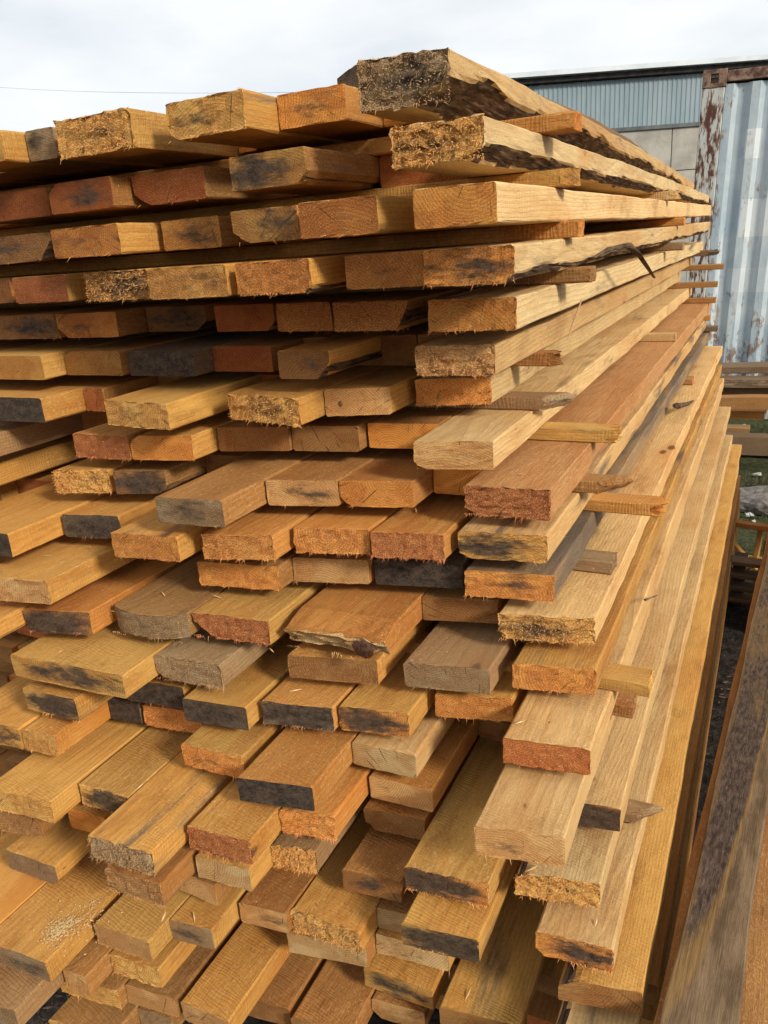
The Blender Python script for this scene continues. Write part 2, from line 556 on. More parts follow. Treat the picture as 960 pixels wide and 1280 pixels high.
# body tints (sawn faces) and end tints: base colours of the wood itself
BODY = {'p': (0.72, 0.470, 0.200), 'y': (0.62, 0.325, 0.072), 'o': (0.61, 0.275, 0.058), 'b': (0.41, 0.188, 0.048),
        'g': (0.37, 0.225, 0.100), 'r': (0.61, 0.325, 0.125), 'k': (0.150, 0.092, 0.052), 'c': (0.75, 0.540, 0.265)}
END = {'o': (0.70, 0.240, 0.034), 'r': (0.48, 0.122, 0.020), 'y': (0.69, 0.320, 0.062), 'b': (0.37, 0.148, 0.034),
       'k': (0.095, 0.058, 0.032), 'g': (0.33, 0.190, 0.082), 'p': (0.66, 0.380, 0.140), 'l': (0.66, 0.320, 0.098)}
ENDWORD = {'o': 'orange', 'r': 'dark red', 'y': 'golden', 'b': 'brown', 'k': 'black', 'g': 'grey', 'p': 'pale', 'l': 'light tan'}


def dress(o, rs, body, end, mould=0.0, stain=0.0, grey=0.0, fuzz=0.3, wd=.12, th=.044):
    v = 0.84 + rs.rand() * 0.28
    h = (rs.rand() - .5) * .24
    bc = BODY[body]
    o.color = (bc[0] * v * (1 + h * .3), bc[1] * v * (1 - h * .3), bc[2] * v * (1 - h), 1)
    v2 = 0.82 + rs.rand() * 0.32
    ec = END[end]
    o['end_tint'] = [float(ec[0] * v2), float(ec[1] * v2), float(ec[2] * v2)]
    o['mould'] = float(mould)
    o['stain'] = float(stain)
    o['grey'] = float(grey)
    o['fuzz'] = float(fuzz)
    o['size_x'] = float(wd)
    o['size_z'] = float(th)
    o['pith_x'] = float(wd / 2 + (rs.rand() - .5) * .12)
    o['pith_z'] = float(rs.choice([-1, 1]) * (0.02 + rs.rand() * .07) + th / 2)


# ------------------------------------------------------------------ the stack of planks
Z1, PITCH, TH = 0.197, 0.0695, 0.0445


def zt(k):
    return Z1 - (k - 1) * PITCH + (0.012 if k == 1 else 0)


# layer, column left, y left, column right, y right (picture places of the front top edge; a depth in metres instead
# of the two y values when the layer is near eye level, written d.., d..) then options:
# e end tint, b body tint, f frayed fibres 0-3, s shaggy, m mould, t stain, g grey, w wane, L label, z thickness
ROWS = '''
1 445 d.935 560 d.95 e=g b=p f=3 s=1 m=.35 t=.42 g=.12 z=.056 sag=.055 w=br.050.030 L=thick topmost plank with black bark along its lower right edge
1 338 d1.04 430 d1.04 e=o b=o f=1 m=.25 t=.3 g=.1 L=top layer plank with a dark knot on its orange end, beside the thick barked plank
1 205 d.97 302 d.96 e=y b=y f=2 m=.2 z=.048 w=bl.02.012 L=golden shaggy plank end, third from right in the top layer against the sky
1 66 d.95 158 d.945 e=y b=y f=3 s=1 m=.2 z=.052 L=bristly frayed plank end with a yellow side, fourth from right in the top layer
1 30 d.975 65 d.975 e=g b=g f=0 m=.3 L=narrow grey-brown plank end at the far left of the top layer
1 -70 d.93 -2 d.93 e=y b=y f=0 L=plank with a bright yellow side cut off by the left edge, top layer
2 487 d.905 603 d.905 e=y b=c f=3 s=1 m=.25 t=.34 sag=.025 w=br.022.015 L=shaggy golden plank end jutting out right under the thick barked plank
2 285 d.96 380 d.95 e=y b=b f=1 m=.45 t=.4 L=plank end with greenish dark top corner, second from right in the second layer
2 162 d1.01 252 d1.0 e=r b=b f=1 w=bl.03.02
2 58 d.98 136 d.97 e=r b=b f=0 m=.25 w=tl.02.012
2 -40 d1.0 56 d1.0 e=r b=b f=0
3 515 d.90 620 d.90 e=o b=c f=1 L=straight pale-sided plank with a plain orange end at the right, third layer
3 371 d.925 470 d.925 e=o b=y f=1
3 287 d.96 370 d.955 e=y b=y f=1 m=.3 w=bl.03.02
3 200 d1.02 272 d1.02 e=y b=b f=1 m=.3
3 62 d.95 145 d.94 e=o b=y f=1 m=.15
3 -40 d1.0 60 d1.0 e=b b=g f=1 m=.2 g=.2 w=br.03.03
4 528 d.95 642 d.95 e=o b=c f=2 m=.35 t=.42 w=br.013.012 L=plank with dark stained end and torn splintered lower edge, right of the fourth layer
4 430 d.96 528 d.96 e=o b=o f=1
4 292 d.93 385 d.93 e=o b=y f=2 w=br.015.012
4 181 d.93 280 d.93 e=y b=y f=2 m=.15
4 103 d.97 181 d.97 e=y b=y f=3 s=1 m=.35 L=very shaggy plank end with curled fibres, between two orange ends in the fourth layer
4 14 d.98 80 d.98 e=r b=y f=1
4 -70 d1.02 10 d1.02 e=b b=b f=0
5 534 d1.05 645 d1.05 e=o b=c f=2 sag=.01
5 415 d1.07 508 d1.07 e=o b=b f=2 w=br.02.035
5 343 d1.09 412 d1.09 e=o b=b f=2
5 267 d1.10 341 d1.10 e=r b=b f=0
5 181 d1.12 255 d1.12 e=b b=b f=0 m=.35 w=br.03.02
5 68 d1.05 143 d1.05 e=o b=b f=1 m=.2 w=bl.02.015
5 -10 d1.05 66 d1.05 e=b b=b f=1 m=.35
6 518 d1.08 617 d1.08 e=l b=p f=3 s=1 t=.1 L=straw-coloured shaggy plank end at the right of the sixth layer
6 458 d1.22 520 d1.22 e=b b=b f=0
6 346 d1.04 430 d1.04 e=b b=y f=0 m=.12 w=br.02.02
6 258 d1.10 338 d1.10 e=r b=b f=0
6 158 d1.05 240 d1.05 e=k b=k f=0 m=.6 L=near-black plank end in the shade of the sixth layer
6 78 d1.05 148 d1.05 e=y b=b f=0
6 -40 d1.0 50 d1.0 e=y b=y f=0
7 518 475 613 472 e=o b=p f=3
7 398 487 487 484 e=l b=y f=1 L=pale plank end with a small round knot, in the seventh layer
7 282 492 371 499 e=y b=y f=3 s=1 m=.25 L=splintered golden plank end with a split top, beside the small-knotted end
7 129 500 207 505 e=y b=y f=2 m=.1
7 93 485 127 486 e=r b=o f=1
7 -45 495 50 498 e=k b=y f=0 m=.8 L=black plank end with a golden side at the left of the seventh layer
8 516 552 616 552 e=l b=p f=1 sag=.0 L=clean squared plank jutting out at the right of the eighth layer
8 459 529 548 530 e=o b=b f=0
8 360 532 447 533 e=b b=b f=0
8 270 535 360 533 e=b b=b f=0
8 160 545 238 545 e=o b=y f=1
8 89 542 158 545 e=r b=o f=2
8 -120 555 -40 552 e=g b=g f=0 t=.4 g=.2 m=.3
9 580 607 688 613 e=r b=r f=3 z=.048 L=plank with rough dark red end and reddish brown top, right of the ninth layer
9 422 601 516 602 e=o b=b f=1 w=bl.02.008
9 331 600 421 601 e=l b=b f=1 m=.22
9 192 621 276 626 e=g b=b f=1 m=.25 L=deeply jutting plank with a grey end of dark ring lines, ninth layer
9 140 590 205 588 e=b b=b f=0 m=.55
9 60 590 136 587 e=y b=y f=3 s=1 m=.15
9 -140 602 -60 598 e=y b=y f=0
10 572 664 684 670 e=y b=p f=2 m=.42 L=golden plank end with a mossy dark upper band, right of the tenth layer
10 462 665 554 669 e=r b=o f=3 L=plank with a dark red end and a torn right corner, second in the tenth layer
10 365 660 460 662 e=o b=o f=3
10 250 668 340 670 e=o b=o f=3
10 137 666 220 672 e=o b=y f=2
10 76 643 147 645 e=k b=y f=1 m=.5 L=small dark stained plank end between golden planks, tenth layer
10 -80 655 9 668 e=k b=y f=0 m=.5
11 580 713 693 720 e=o b=g f=2 m=.2 g=.3 t=.85 L=plank with an orange end and a dark weathered grey top, eleventh layer
11 467 700 577 705 e=k b=k f=0 m=1 L=jet black plank end beside the weathered grey-topped plank
11 364 698 460 700 e=l b=b f=1
11 245 702 347 709 e=o b=b f=2
11 -35 720 57 727 e=l b=y f=2
12 622 768 744 775 e=y b=p f=3 s=1 m=.3 t=.1 L=pale plank with a ragged striped golden end, right of the twelfth layer
12 520 745 622 750 e=b b=b f=0
12 352 778 478 796 e=p b=o f=2 tip=break t=.1
12 238 766 335 777 e=r b=y f=3 w=bl.035.026 L=plank with a red end cut away at its lower left corner, twelfth layer
12 130 762 222 775 e=g b=b f=2 g=.12 t=.4 tip=round
12 28 762 110 766 e=b b=o f=1 m=.6 L=plank end half black half brown at the left of the twelfth layer
12 -95 775 -15 782 e=y b=y f=0
13 640 830 745 838 e=o b=y f=2
13 504 828 612 838 e=g b=g f=1 g=.32 L=grey weathered plank showing growth rings on its end, thirteenth layer
13 357 820 472 826 e=b b=o f=1
13 172 815 275 832 e=g b=g f=3 g=.12
13 12 818 152 845 e=y b=y f=1 m=.35 t=.15 L=wide golden plank with a black oval smear on its slanting end
14 628 922 738 938 e=r b=p f=2 L=broad pale plank with a dark red heart in its end, right of the fourteenth layer
14 543 868 640 874 e=o b=y f=2
14 422 883 510 893 e=o b=y f=2 m=.5 L=orange plank end with black streaks across it, fourteenth layer
14 325 877 415 886 e=k b=o f=2 m=.55
14 227 873 307 885 e=k b=y f=0 m=.55 L=dark grey plank end with golden top, right of the darkest ends, fourteenth layer
14 152 848 228 860 e=k b=y f=1 m=.8
14 27 860 93 875 e=y b=y f=1 m=.55 L=short plank end with a black patch framed by pale wood, left of the fourteenth layer
15 592 1033 706 1048 e=l b=p f=1 z=.05 m=.12 L=broad pale-topped plank jutting out lowest at the right of the fifteenth layer
15 434 926 519 945 e=p b=p f=0 L=clean pale plank end with a curved grey ring, fifteenth layer
15 295 972 390 985 e=k b=o f=0 m=1 L=plank with a pure black end and a bright orange top, fifteenth layer
15 225 930 302 948 e=o b=y f=2 m=.15
15 177 882 250 893 e=o b=o f=3
15 110 868 172 880 e=k b=k f=0 m=.9
15 25 912 92 928 e=y b=y f=2
15 -60 895 23 911 e=y b=y f=1 m=.35
16 640 990 776 1012 e=o b=p f=1 m=.7 t=.25 L=stained plank end with a black upper band, tucked right behind the jutting pale plank
16 461 970 540 988 e=l b=o f=0
16 332 1008 417 1022 e=o b=o f=3
16 232 1033 311 1054 e=r b=y f=3 L=plank with a fiery red torn end, sixteenth layer
16 107 1045 187 1068 e=g b=y f=3 s=1 t=.62 L=grey-blue streaked plank with a bristly grey end, left of the fiery red end
16 97 980 160 997 e=y b=y f=2 m=.5
16 -20 985 62 1003 e=y b=y f=2
17 643 1092 750 1107 e=y b=p f=3 s=1 m=.1 t=.25 L=shaggy straw-coloured plank end, seventeenth layer at the right
17 505 1084 610 1107 e=o b=y f=2 m=.6 L=long golden plank jutting far out with a burnt-looking black smear on its end
17 454 1010 530 1025 e=b b=o f=1 w=bl.022.02
17 313 1050 393 1066 e=y b=g f=3 s=1 m=.15
17 243 1070 311 1088 e=p b=y f=1
17 130 1085 200 1107 e=b b=b f=3
17 83 1010 130 1022 e=o b=y f=0
17 -20 1012 45 1022 e=b b=b f=2
18 669 1165 767 1188 e=o b=p f=2 m=.4 L=plank with a rust-brown end and a black crack, right of the eighteenth layer
18 501 1154 598 1177 e=y b=y f=1 m=.62 L=plank end with a wet-looking black lower half, eighteenth layer
18 427 1087 500 1102 e=b b=b f=0 m=.25
18 198 1078 268 1108 e=l b=b f=0
18 5 1062 68 1084 e=g b=y f=1
19 698 1223 803 1242 e=b b=y f=0 L=golden plank with a plain brown end, low at the right corner of the stack
19 466 1133 545 1152 e=p b=b f=0
19 361 1138 449 1168 e=y b=y f=3 s=1 L=plank with a fuzzy sawdust-covered end, nineteenth layer
19 298 1128 358 1143 e=l b=b f=0 m=.2
19 195 1143 264 1163 e=g b=y f=0 m=.25
19 116 1155 185 1178 e=l b=y f=1
19 -30 1172 56 1204 e=g b=y f=1 m=.25 t=.2 L=wide golden plank sprinkled with a patch of sawdust, low at the left
19 -150 1165 -34 1185 e=g b=y f=0
20 687 1300 790 1330 e=l b=p f=0
20 467 1167 560 1191 e=p b=y f=1 m=.15
20 358 1166 457 1185 e=p b=b f=0
20 130 1190 197 1213 e=y b=y f=2
20 77 1211 107 1222 e=l b=b f=0
20 -70 1240 17 1264 e=g b=g f=0 t=.2
21 549 1259 650 1283 e=b b=y f=0 L=wide plank touching the bottom edge, left of the gap beside the right corner
21 454 1209 540 1239 e=y b=y f=0 m=.4
21 225 1252 285 1278 e=l b=y f=1 L=long golden plank with a dark gap along its left side, low in the stack
21 150 1228 219 1249 e=l b=b f=0
21 70 1218 146 1240 e=y b=b f=2
22 444 1240 530 1266 e=l b=b f=0
22 290 1243 361 1262 e=b b=b f=0
22 363 1272 440 1290 e=b b=b f=0
22 160 1255 212 1273 e=g b=b f=1
22 60 1275 140 1297 e=y b=b f=1
'''

ORD = ['', 'first', 'second', 'third', 'fourth', 'fifth', 'sixth', 'seventh', 'eighth', 'ninth', 'tenth', 'eleventh', 'twelfth',
       'thirteenth', 'fourteenth', 'fifteenth', 'sixteenth', 'seventeenth', 'eighteenth', 'nineteenth', 'twentieth',
       'twenty-first', 'twenty-second', 'twenty-third', 'twenty-fourth', 'twenty-fifth']

layers = {}
for ln in ROWS.strip().split('\n'):
    head, _, lab = ln.partition(' L=')
    tk = head.split()
    k = int(tk[0])
    o = dict(t.split('=') for t in tk[5:])
    z = zt(k)
    xl, xr = float(tk[1]), float(tk[3])
    if tk[2][0] == 'd':
        yL, yR = float(tk[2][1:]), float(tk[4][1:])
        XL, XR = x_at(xl, yL, z), x_at(xr, yR, z)
    else:
        a, b = on_z(xl, float(tk[2]), z), on_z(xr, float(tk[4]), z)
        XL, yL, XR, yR = a[0], a[1], b[0], b[1]
    d = yR - yL
    if abs(d) > 0.03:
        m_ = (yL + yR) / 2
        yL, yR = m_ - math.copysign(.015, d), m_ + math.copysign(.015, d)
    layers.setdefault(k, []).append(dict(k=k, XL=XL, XR=XR, yL=yL, yR=yR, o=o, lab=lab.strip(), vis=True))

GAP = 0.0022
RIGHT = {20: -.088, 21: -.075, 22: -.07, 23: -.065, 24: -.065, 25: -.07}
for k in range(1, 26):
    P = sorted(layers.get(k, []), key=lambda q: -q['XR'])
    # no two planks of a layer may overlap: the one set back gives way
    for i in range(len(P) - 1):
        a, b = P[i], P[i + 1]
        if b['XR'] > a['XL'] - GAP:
            if b['yL'] > a['yL'] and (a['XL'] - GAP - b['XL']) > .05:
                b['XR'] = a['XL'] - GAP
            elif (a['XR'] - b['XR'] - GAP) > .05:
                a['XL'] = b['XR'] + GAP
            else:
                m_ = (b['XR'] + a['XL']) / 2
                b['XR'], a['XL'] = m_ - GAP / 2, m_ + GAP / 2
    for i, q in enumerate(P):
        q['n'] = i + 1
    # planks set back in the holes between the jutting ones
    fills = []

    def fill(x0, x1, ref, y0=1.16):
        gapw = x1 - x0
        if gapw < .045:
            return
        n = max(1, round(gapw / .125))
        for i in range(n):
            a = x0 + gapw * i / n + GAP
            b = x0 + gapw * (i + 1) / n - GAP
            yy = y0 + R() * .10
            if k > 7 and px_of(b, yy, zt(k))[0] < -15 and px_of(b, 1.6, zt(k))[0] < -15:
                continue
            fills.append(dict(k=k, XL=a, XR=b, yL=yy, yR=yy + (R() - .5) * .02, o=dict(e=random.choice('obrb'), b=random.choice('oby'), f='0'),
                              lab='', vis=False, ref=ref, n=i))
    right = RIGHT.get(k)
    if not P:
        fill(-1.9, right, None, 1.0)
    else:
        if right is not None and P[0]['XR'] < right - .05:
            fill(P[0]['XR'], right, None, 1.0)
        for i in range(len(P) - 1):
            fill(P[i + 1]['XR'], P[i]['XL'], P[i], max(1.12, P[i]['yL'] + .06))
        fill(-2.3 if k < 8 else -1.95, P[-1]['XL'], P[-1], 1.02)
    layers[k] = P + fills

seen_labels = set()
pid = 0
PLANKS = []
for k in range(1, 26):
    for q in layers[k]:
        pid += 1
        o = q['o']
        seed = 1000 + pid
        rs = np.random.RandomState(seed)
        wd = q['XR'] - q['XL']
        th = float(o.get('z', TH + (rs.rand() - .5) * .0016))
        yF = q['yL']
        L = 3.98 + (rs.rand() - .5) * .16 - yF
        if k == 1 and q['n'] > 1:
            L -= .1
        skew = q['yR'] - q['yL']
        shag = o.get('s') == '1'
        fz = int(o.get('f', '0'))
        wn = None
        if 'w' in o:
            cn, a_, b_ = o['w'][:2], '0.' + o['w'].split('.')[1], '0.' + o['w'].split('.')[2]
            wn = [(cn, float(a_), float(b_))]
        elif (rs.rand() < .14 or (q['n'] == 1 and rs.rand() < .4)) and q['vis'] and 'tip' not in o:
            wn = [(random.choice(['bl', 'br', 'tl']), .012 + rs.rand() * .01, .009 + rs.rand() * .008)]
        bow = None
        sag = float(o.get('sag', (rs.rand() - .5) * .008))
        rough = .0010 + fz * .0009 + (.0040 if shag else 0)
        nxv = 9 if q['vis'] else 4
        if fz >= 2:
            nxv = 15
        V, F, MI, info = plank_mesh(seed, wd, th, L, skew, rough, wn, sag, bow, o.get('tip', 'flat'), nx=nxv,
                                    nzd=9 if (wn and q['n'] == 1) else (6 if fz >= 2 else 4), shear=(rs.rand() - .5) * .003, wav=.0011 if q['n'] > 1 else .0019,
                                    dens=(.045 if wn else .10) if q['n'] == 1 else .2)
        ob = mesh_obj('plank', V, F, [M_SIDE, M_END, M_BARK], MI)
        ob.location = (q['XL'], yF, EYE + zt(k) - th + (TH * 0 if k != 1 else 0))
        body = o.get('b', 'y')
        dress(ob, rs, body, o.get('e', 'o'), float(o.get('m', 0.0)), float(o.get('t', .22 + rs.rand() * .42 if q['n'] == 1 else rs.rand() ** 2 * .45)), float(o.get('g', 0)),
              .30 + .20 * fz, wd, th)
        if fz >= 1:
            fb = fibres(seed, wd, th, skew, fz, ob, shag)
            ec = o.get('e', 'o')
            c_ = END[ec if ec != 'k' else 'b']
            fb.color = tuple(min(1, v * 1.5 + .04) for v in c_) + (1,)
        if o.get('tip') == 'break':
            kn = bmesh.new()
            bmesh.ops.create_icosphere(kn, subdivisions=3, radius=1)
            for v in kn.verts:
                v.co = Vector((v.co.x * .019 * (1 + .10 * math.sin(v.co.z * 5)), v.co.y * .0055, v.co.z * .015 * (1 + .1 * math.sin(v.co.x * 5))))
            me_ = bpy.data.meshes.new('knot')
            kn.to_mesh(me_)
            kn.free()
            me_.materials.append(simple('knot_wood', (.035, .014, .009), (.12, .05, .026), 160, .6, .8, .002))
            ko = bpy.data.objects.new('knot', me_)
            COL.objects.link(ko)
            ko.parent = ob
            ko.location = (wd * .82, .004, .020)
            ko['label'] = 'dark reddish knot in the broken end'
        if 'small round knot' in q['lab']:
            kn = bmesh.new()
            bmesh.ops.create_icosphere(kn, subdivisions=2, radius=1)
            for v in kn.verts:
                v.co = Vector((v.co.x * .0042, v.co.y * .0015, v.co.z * .0050))
            me_ = bpy.data.meshes.new('knot')
            kn.to_mesh(me_)
            kn.free()
            me_.materials.append(simple('small_knot_wood', (.10, .045, .02), (.24, .12, .05), 300, .6, .5, .001))
            ko = bpy.data.objects.new('knot', me_)
            COL.objects.link(ko)
            ko.parent = ob
            ko.location = (wd * .24, skew * .24 + .0008, th * .45)
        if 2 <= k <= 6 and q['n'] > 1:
            # shade under the overhang, painted into the end tint of these layers
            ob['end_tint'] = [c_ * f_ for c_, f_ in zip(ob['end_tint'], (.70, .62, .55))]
        # labels
        if q['lab']:
            lab = q['lab']
        elif q['vis']:
            look = ENDWORD[o.get('e', 'o')]
            extra = 'mould-spotted ' if float(o.get('m', 0)) >= .3 and o.get('e') != 'k' else ('ragged ' if fz >= 3 else ('frayed ' if fz == 2 else ''))
            lab = '%s%s plank end, %s from the right, %s layer from the top' % (extra, look, ORD[q['n']], ORD[k])
        else:
            ref = q.get('ref')
            if ref is None:
                lab = 'shaded plank at the foot of the stack, %s layer down, %s piece' % (ORD[k], ORD[q['n'] + 1])
            else:
                lab = 'set-back plank, %s left of the plank %s from right, %s layer' % (ORD[q['n'] + 1], ORD[ref['n']], ORD[k])
        tag(ob, lab, 'plank', 'sawn planks stacked in the big pile')
        PLANKS.append(ob)

# the bowed plank that arches over the back of the top layer
V, F, MI, info = plank_mesh(77, .12, .036, 2.45, bow=lambda y: .036 * math.sin(min(1, y / 2.45) * math.pi) ** .8 if 0 < y < 2.45 else 0, dens=.12, wane=[('tl', .03, .012)])
ob = mesh_obj('plank', V, F, [M_SIDE, M_END, M_BARK], MI)
ob.location = (-.605, 1.12, EYE + zt(1) + .001)
dress(ob, np.random.RandomState(5), 'k', 'k', .4, .4, .6)
tag(ob, 'dark bowed plank arching up on top of the stack behind the thick barked plank', 'plank', 'sawn planks stacked in the big pile')

# ------------------------------------------------------------------ spacer battens between the layers
# gap above layer g+1, picture column and row of the tip (top edge), width along y, tip, body, label
BAT = [
    (1, 720, -.262, .045, 'flat', 'o', 'orange batten end under the thick barked plank'),
    (2, 722, -.262, .05, 'round', 'y', 'curved bark-edged slab end poking out under the second layer'),
    (2, 848, -.262, .04, 'jag', 'p', 'pale broken batten tip far along under the second layer'),
    (3, 724, -.268, .04, 'flat', 'o', 'square batten end under the straight pale plank, near end'),
    (3, 856, -.268, .04, 'flat', 'o', 'batten end under the straight pale plank, farther along'),
    (4, 739, -.262, .045, 'flat', 'b', 'brown batten end under the splintered plank of the fourth layer'),
    (4, 854, -.262, .04, 'flat', 'g', 'grey batten end farther along under the fourth layer'),
    (5, 901, -.232, .05, 'point', 'k', 'dark pointed batten tip at the far end under the fifth layer'),
    (6, 697, -.325, .035, 'jag', 'b', 'torn brown batten tip under the sixth layer'),
    (6, 905, -.225, .05, 'flat', 'b', 'brown batten sticking out at the far end under the sixth layer'),
    (7, (716, 497), None, .05, 'point', 'g', 'grey batten with a slanting broken tip above the clean squared plank'),
    (7, (897, 352), None, .05, 'flat', 'b', 'small brown batten tip at the far end under the seventh layer'),
    (8, (776, 538), None, .05, 'jag', 'y', 'golden batten with splintered tip above the red-ended plank'),
    (8, (845, 417), None, .04, 'flat', 'p', 'pale batten tip midway along under the eighth layer'),
    (8, (895, 372), None, .05, 'flat', 'b', 'brown batten tip at the far end under the eighth layer'),
    (9, (792, 604), None, .045, 'point', 'b', 'dark brown batten with a sharp point below the red-ended plank'),
    (9, (888, 394), None, .04, 'flat', 'o', 'orange batten tip at the far end under the ninth layer'),
    (10, (830, 631), None, .05, 'jag', 'o', 'long reddish batten with a broken stringy end, jutting out furthest'),
    (10, (851, 445), None, .05, 'flat', 'b', 'brown batten end midway along under the tenth layer'),
    (10, (897, 408), None, .05, 'flat', 'k', 'black batten end at the far end under the tenth layer'),
    (11, (766, 703), None, .05, 'flat', 'g', 'squared grey batten end under the weathered dark plank'),
    (11, (866, 473), None, .06, 'flat', 'b', 'brown batten end farther along under the eleventh layer'),
    (13, (813, 856), None, .05, 'flat', 'y', 'squared yellow batten end halfway down the right side'),
    (14, (792, 884), None, .04, 'flat', 'b', 'short dark batten end just under the yellow batten'),
    (15, (890, 507), None, .04, 'flat', 'b', 'small brown batten end far along the lower right side'),
    (17, (832, 1027), None, .04, 'point', 'g', 'dark grey batten with a pointed tip at the lower right side'),
]
for i, (g_, pxy, Xt, wy, tip, body, lab) in enumerate(BAT):
    zb = zt(g_ + 1)
    ztop = zt(g_) - TH
    if g_ == 1:
        ztop = zb + PITCH - TH
    if Xt is None:
        P_ = on_z(pxy[0], pxy[1], ztop)
        Xt, yt = P_[0], P_[1]
    else:
        lo, hi = .9, 4.5
        for _ in range(40):
            mid_ = (lo + hi) / 2
            if px_of(Xt, mid_, ztop)[0] < pxy:
                lo = mid_
            else:
                hi = mid_
        yt = lo
    rs = np.random.RandomState(400 + i)
    hgt = ztop - zb - .0015
    if yt > 2.2:
        Lb = Xt + 2.1
    else:
        Lb = Xt + 2.1
    V, F, MI, info = plank_mesh(500 + i, wy, hgt, Lb, 0, .003 if tip == 'flat' else .004, None, 0, None, tip, nx=7, nzd=4, wav=.0004, dens=.25)
    ob = mesh_obj('spacer_batten', V, F, [M_SIDE, M_END, M_BARK], MI)
    ob.rotation_euler = (0, 0, math.pi / 2)
    # local y points to -X, local x to +Y, the tip at X = Xt
    ob.location = (Xt, yt, EYE + zb + .0008)
    dress(ob, rs, body, {'k': 'k', 'g': 'g', 'b': 'b', 'o': 'o', 'y': 'y', 'p': 'p'}[body], .1, rs.rand() * .3, {'k': .4, 'g': .4, 'b': .15}.get(body, 0), .4, wy, hgt)
    tag(ob, lab, 'batten', 'spacer battens between the layers')
# the bearers the stack stands on
for i, yb_ in enumerate((1.35, 2.5, 3.7)):
    V, F, MI, info = plank_mesh(620 + i, .09, EYE + zt(25) - TH - .002, 1.75, nx=5, nzd=3)
    ob = mesh_obj('bearer_beam', V, F, [M_SIDE, M_END, M_BARK], MI)
    ob.rotation_euler = (0, 0, math.pi / 2)
    ob.location = (-.12, yb_, .001)
    dress(ob, np.random.RandomState(30 + i), 'k', 'k', .5, .3, .6, .3, .09, .045)
    tag(ob, '%s ground beam under the stack, counted from the front' % ['first', 'second', 'third'][i], 'beam', 'ground beams under the stack')


# ------------------------------------------------------------------ torn bark splinter hanging from the fourth layer
def twig(name, pts, radii, mat, color=None, seg=7, seed=0, parent=None):
    rs = np.random.RandomState(seed)
    pts = [np.array(p, float) for p in pts]
    V, F = [], []
    for i, p in enumerate(pts):
        t = pts[min(i + 1, len(pts) - 1)] - pts[max(i - 1, 0)]
        t /= np.linalg.norm(t)
        s = np.cross(t, [.2, .3, .93])
        s /= np.linalg.norm(s)
        u = np.cross(s, t)
        for j in range(seg):
            a = j / seg * 2 * math.pi
            rr = radii[i] * (1 + (rs.rand() - .5) * .5)
            V.append(p + s * math.cos(a) * rr + u * math.sin(a) * rr * .7)
    for i in range(len(pts) - 1):
        for j in range(seg):
            a, b = i * seg + j, i * seg + (j + 1) % seg
            F.append((a, b, b + seg, a + seg))
    F.append(tuple(range(seg))[::-1])
    F.append(tuple((len(pts) - 1) * seg + j for j in range(seg)))
    o = mesh_obj(name, V, F, [mat], None, parent)
    if color:
        o.color = color + (1,)
    return o


def at(px, py, X):
    r = ray(px, py)
    p = r * (X / r[0])
    return (p[0], p[1], p[2] + EYE)


ob = twig('bark_splinter', [at(742, 322, -.272), at(762, 311, -.27), at(785, 306, -.262), at(797, 317, -.252), at(808, 332, -.248), at(818, 347, -.246)],
          [.002, .005, .008, .006, .005, .003], M_BARK, seed=4)
tag(ob, 'torn brown bark splinter hanging off the lower edge of the fourth layer plank', 'splinter')
ob = twig('wood_splinter', [at(727, 375, -.268), at(719, 398, -.266), at(709, 425, -.266)], [.0012, .002, .0006], M_FIB, (.35, .2, .09), 5, 3)
tag(ob, 'thin slanting splinter standing against the sixth layer on the right side', 'splinter')
ob = twig('bark_splinter', [at(845, 508, -.235), at(858, 505, -.225), at(869, 500, -.215)], [.012, .008, .002], M_BARK, seed=8)
tag(ob, 'small dark bark stub sticking out far along the right side', 'splinter')
ob = twig('wood_splinter', [at(806, 750, -.17), at(814, 747, -.165), at(822, 744, -.16)], [.003, .003, .001], M_BARK, seed=9)
tag(ob, 'short dark splinter sticking out of the lower right side', 'splinter')

# loose pale chips and slivers on the plank tops
CH = [(10, 60, 697), (10, 45, 697), (11, 112, 686), (13, 75, 817), (13, 225, 813), (12, 272, 748), (13, 340, 815), (11, 205, 745),
      (12, 205, 745), (14, 650, 905), (15, 660, 1010), (17, 665, 1088), (18, 205, 1148), (19, 243, 1148), (16, 175, 985), (19, 80, 1165),
      (15, 640, 985), (18, 745, 1155), (16, 745, 975), (10, 520, 640), (9, 650, 595), (21, 585, 1245), (12, 165, 740), (14, 370, 865)]
CHW = []
_seen, _keep = set(), []
for (k, px, py) in CH:
    side = 'toward the left' if px < 250 else ('near the middle' if px < 560 else 'toward the right')
    if (k, side) not in _seen:
        _seen.add((k, side))
        _keep.append((k, px, py))
        CHW.append(side)
CH = _keep
for i, (k, px, py) in enumerate(CH):
    p = on_z(px, py, zt(k))
    a = R() * 6.28
    l_ = .008 + R() * .016
    rs = np.random.RandomState(70 + i)
    pts = [(p[0] + math.cos(a) * l_ * t, p[1] + math.sin(a) * l_ * t, EYE + zt(k) + .0022 + .002 * math.sin(t * 3) + .0012) for t in (-.5, 0, .5)]
    ob = twig('wood_chip', pts, [.0003, .0016, .0004], M_FIB, (.75, .55, .3), 4, 70 + i)
    tag(ob, 'pale sliver of wood lying on a %s layer plank %s' % (ORD[k], CHW[i]), 'wood chip', 'loose slivers on the planks')

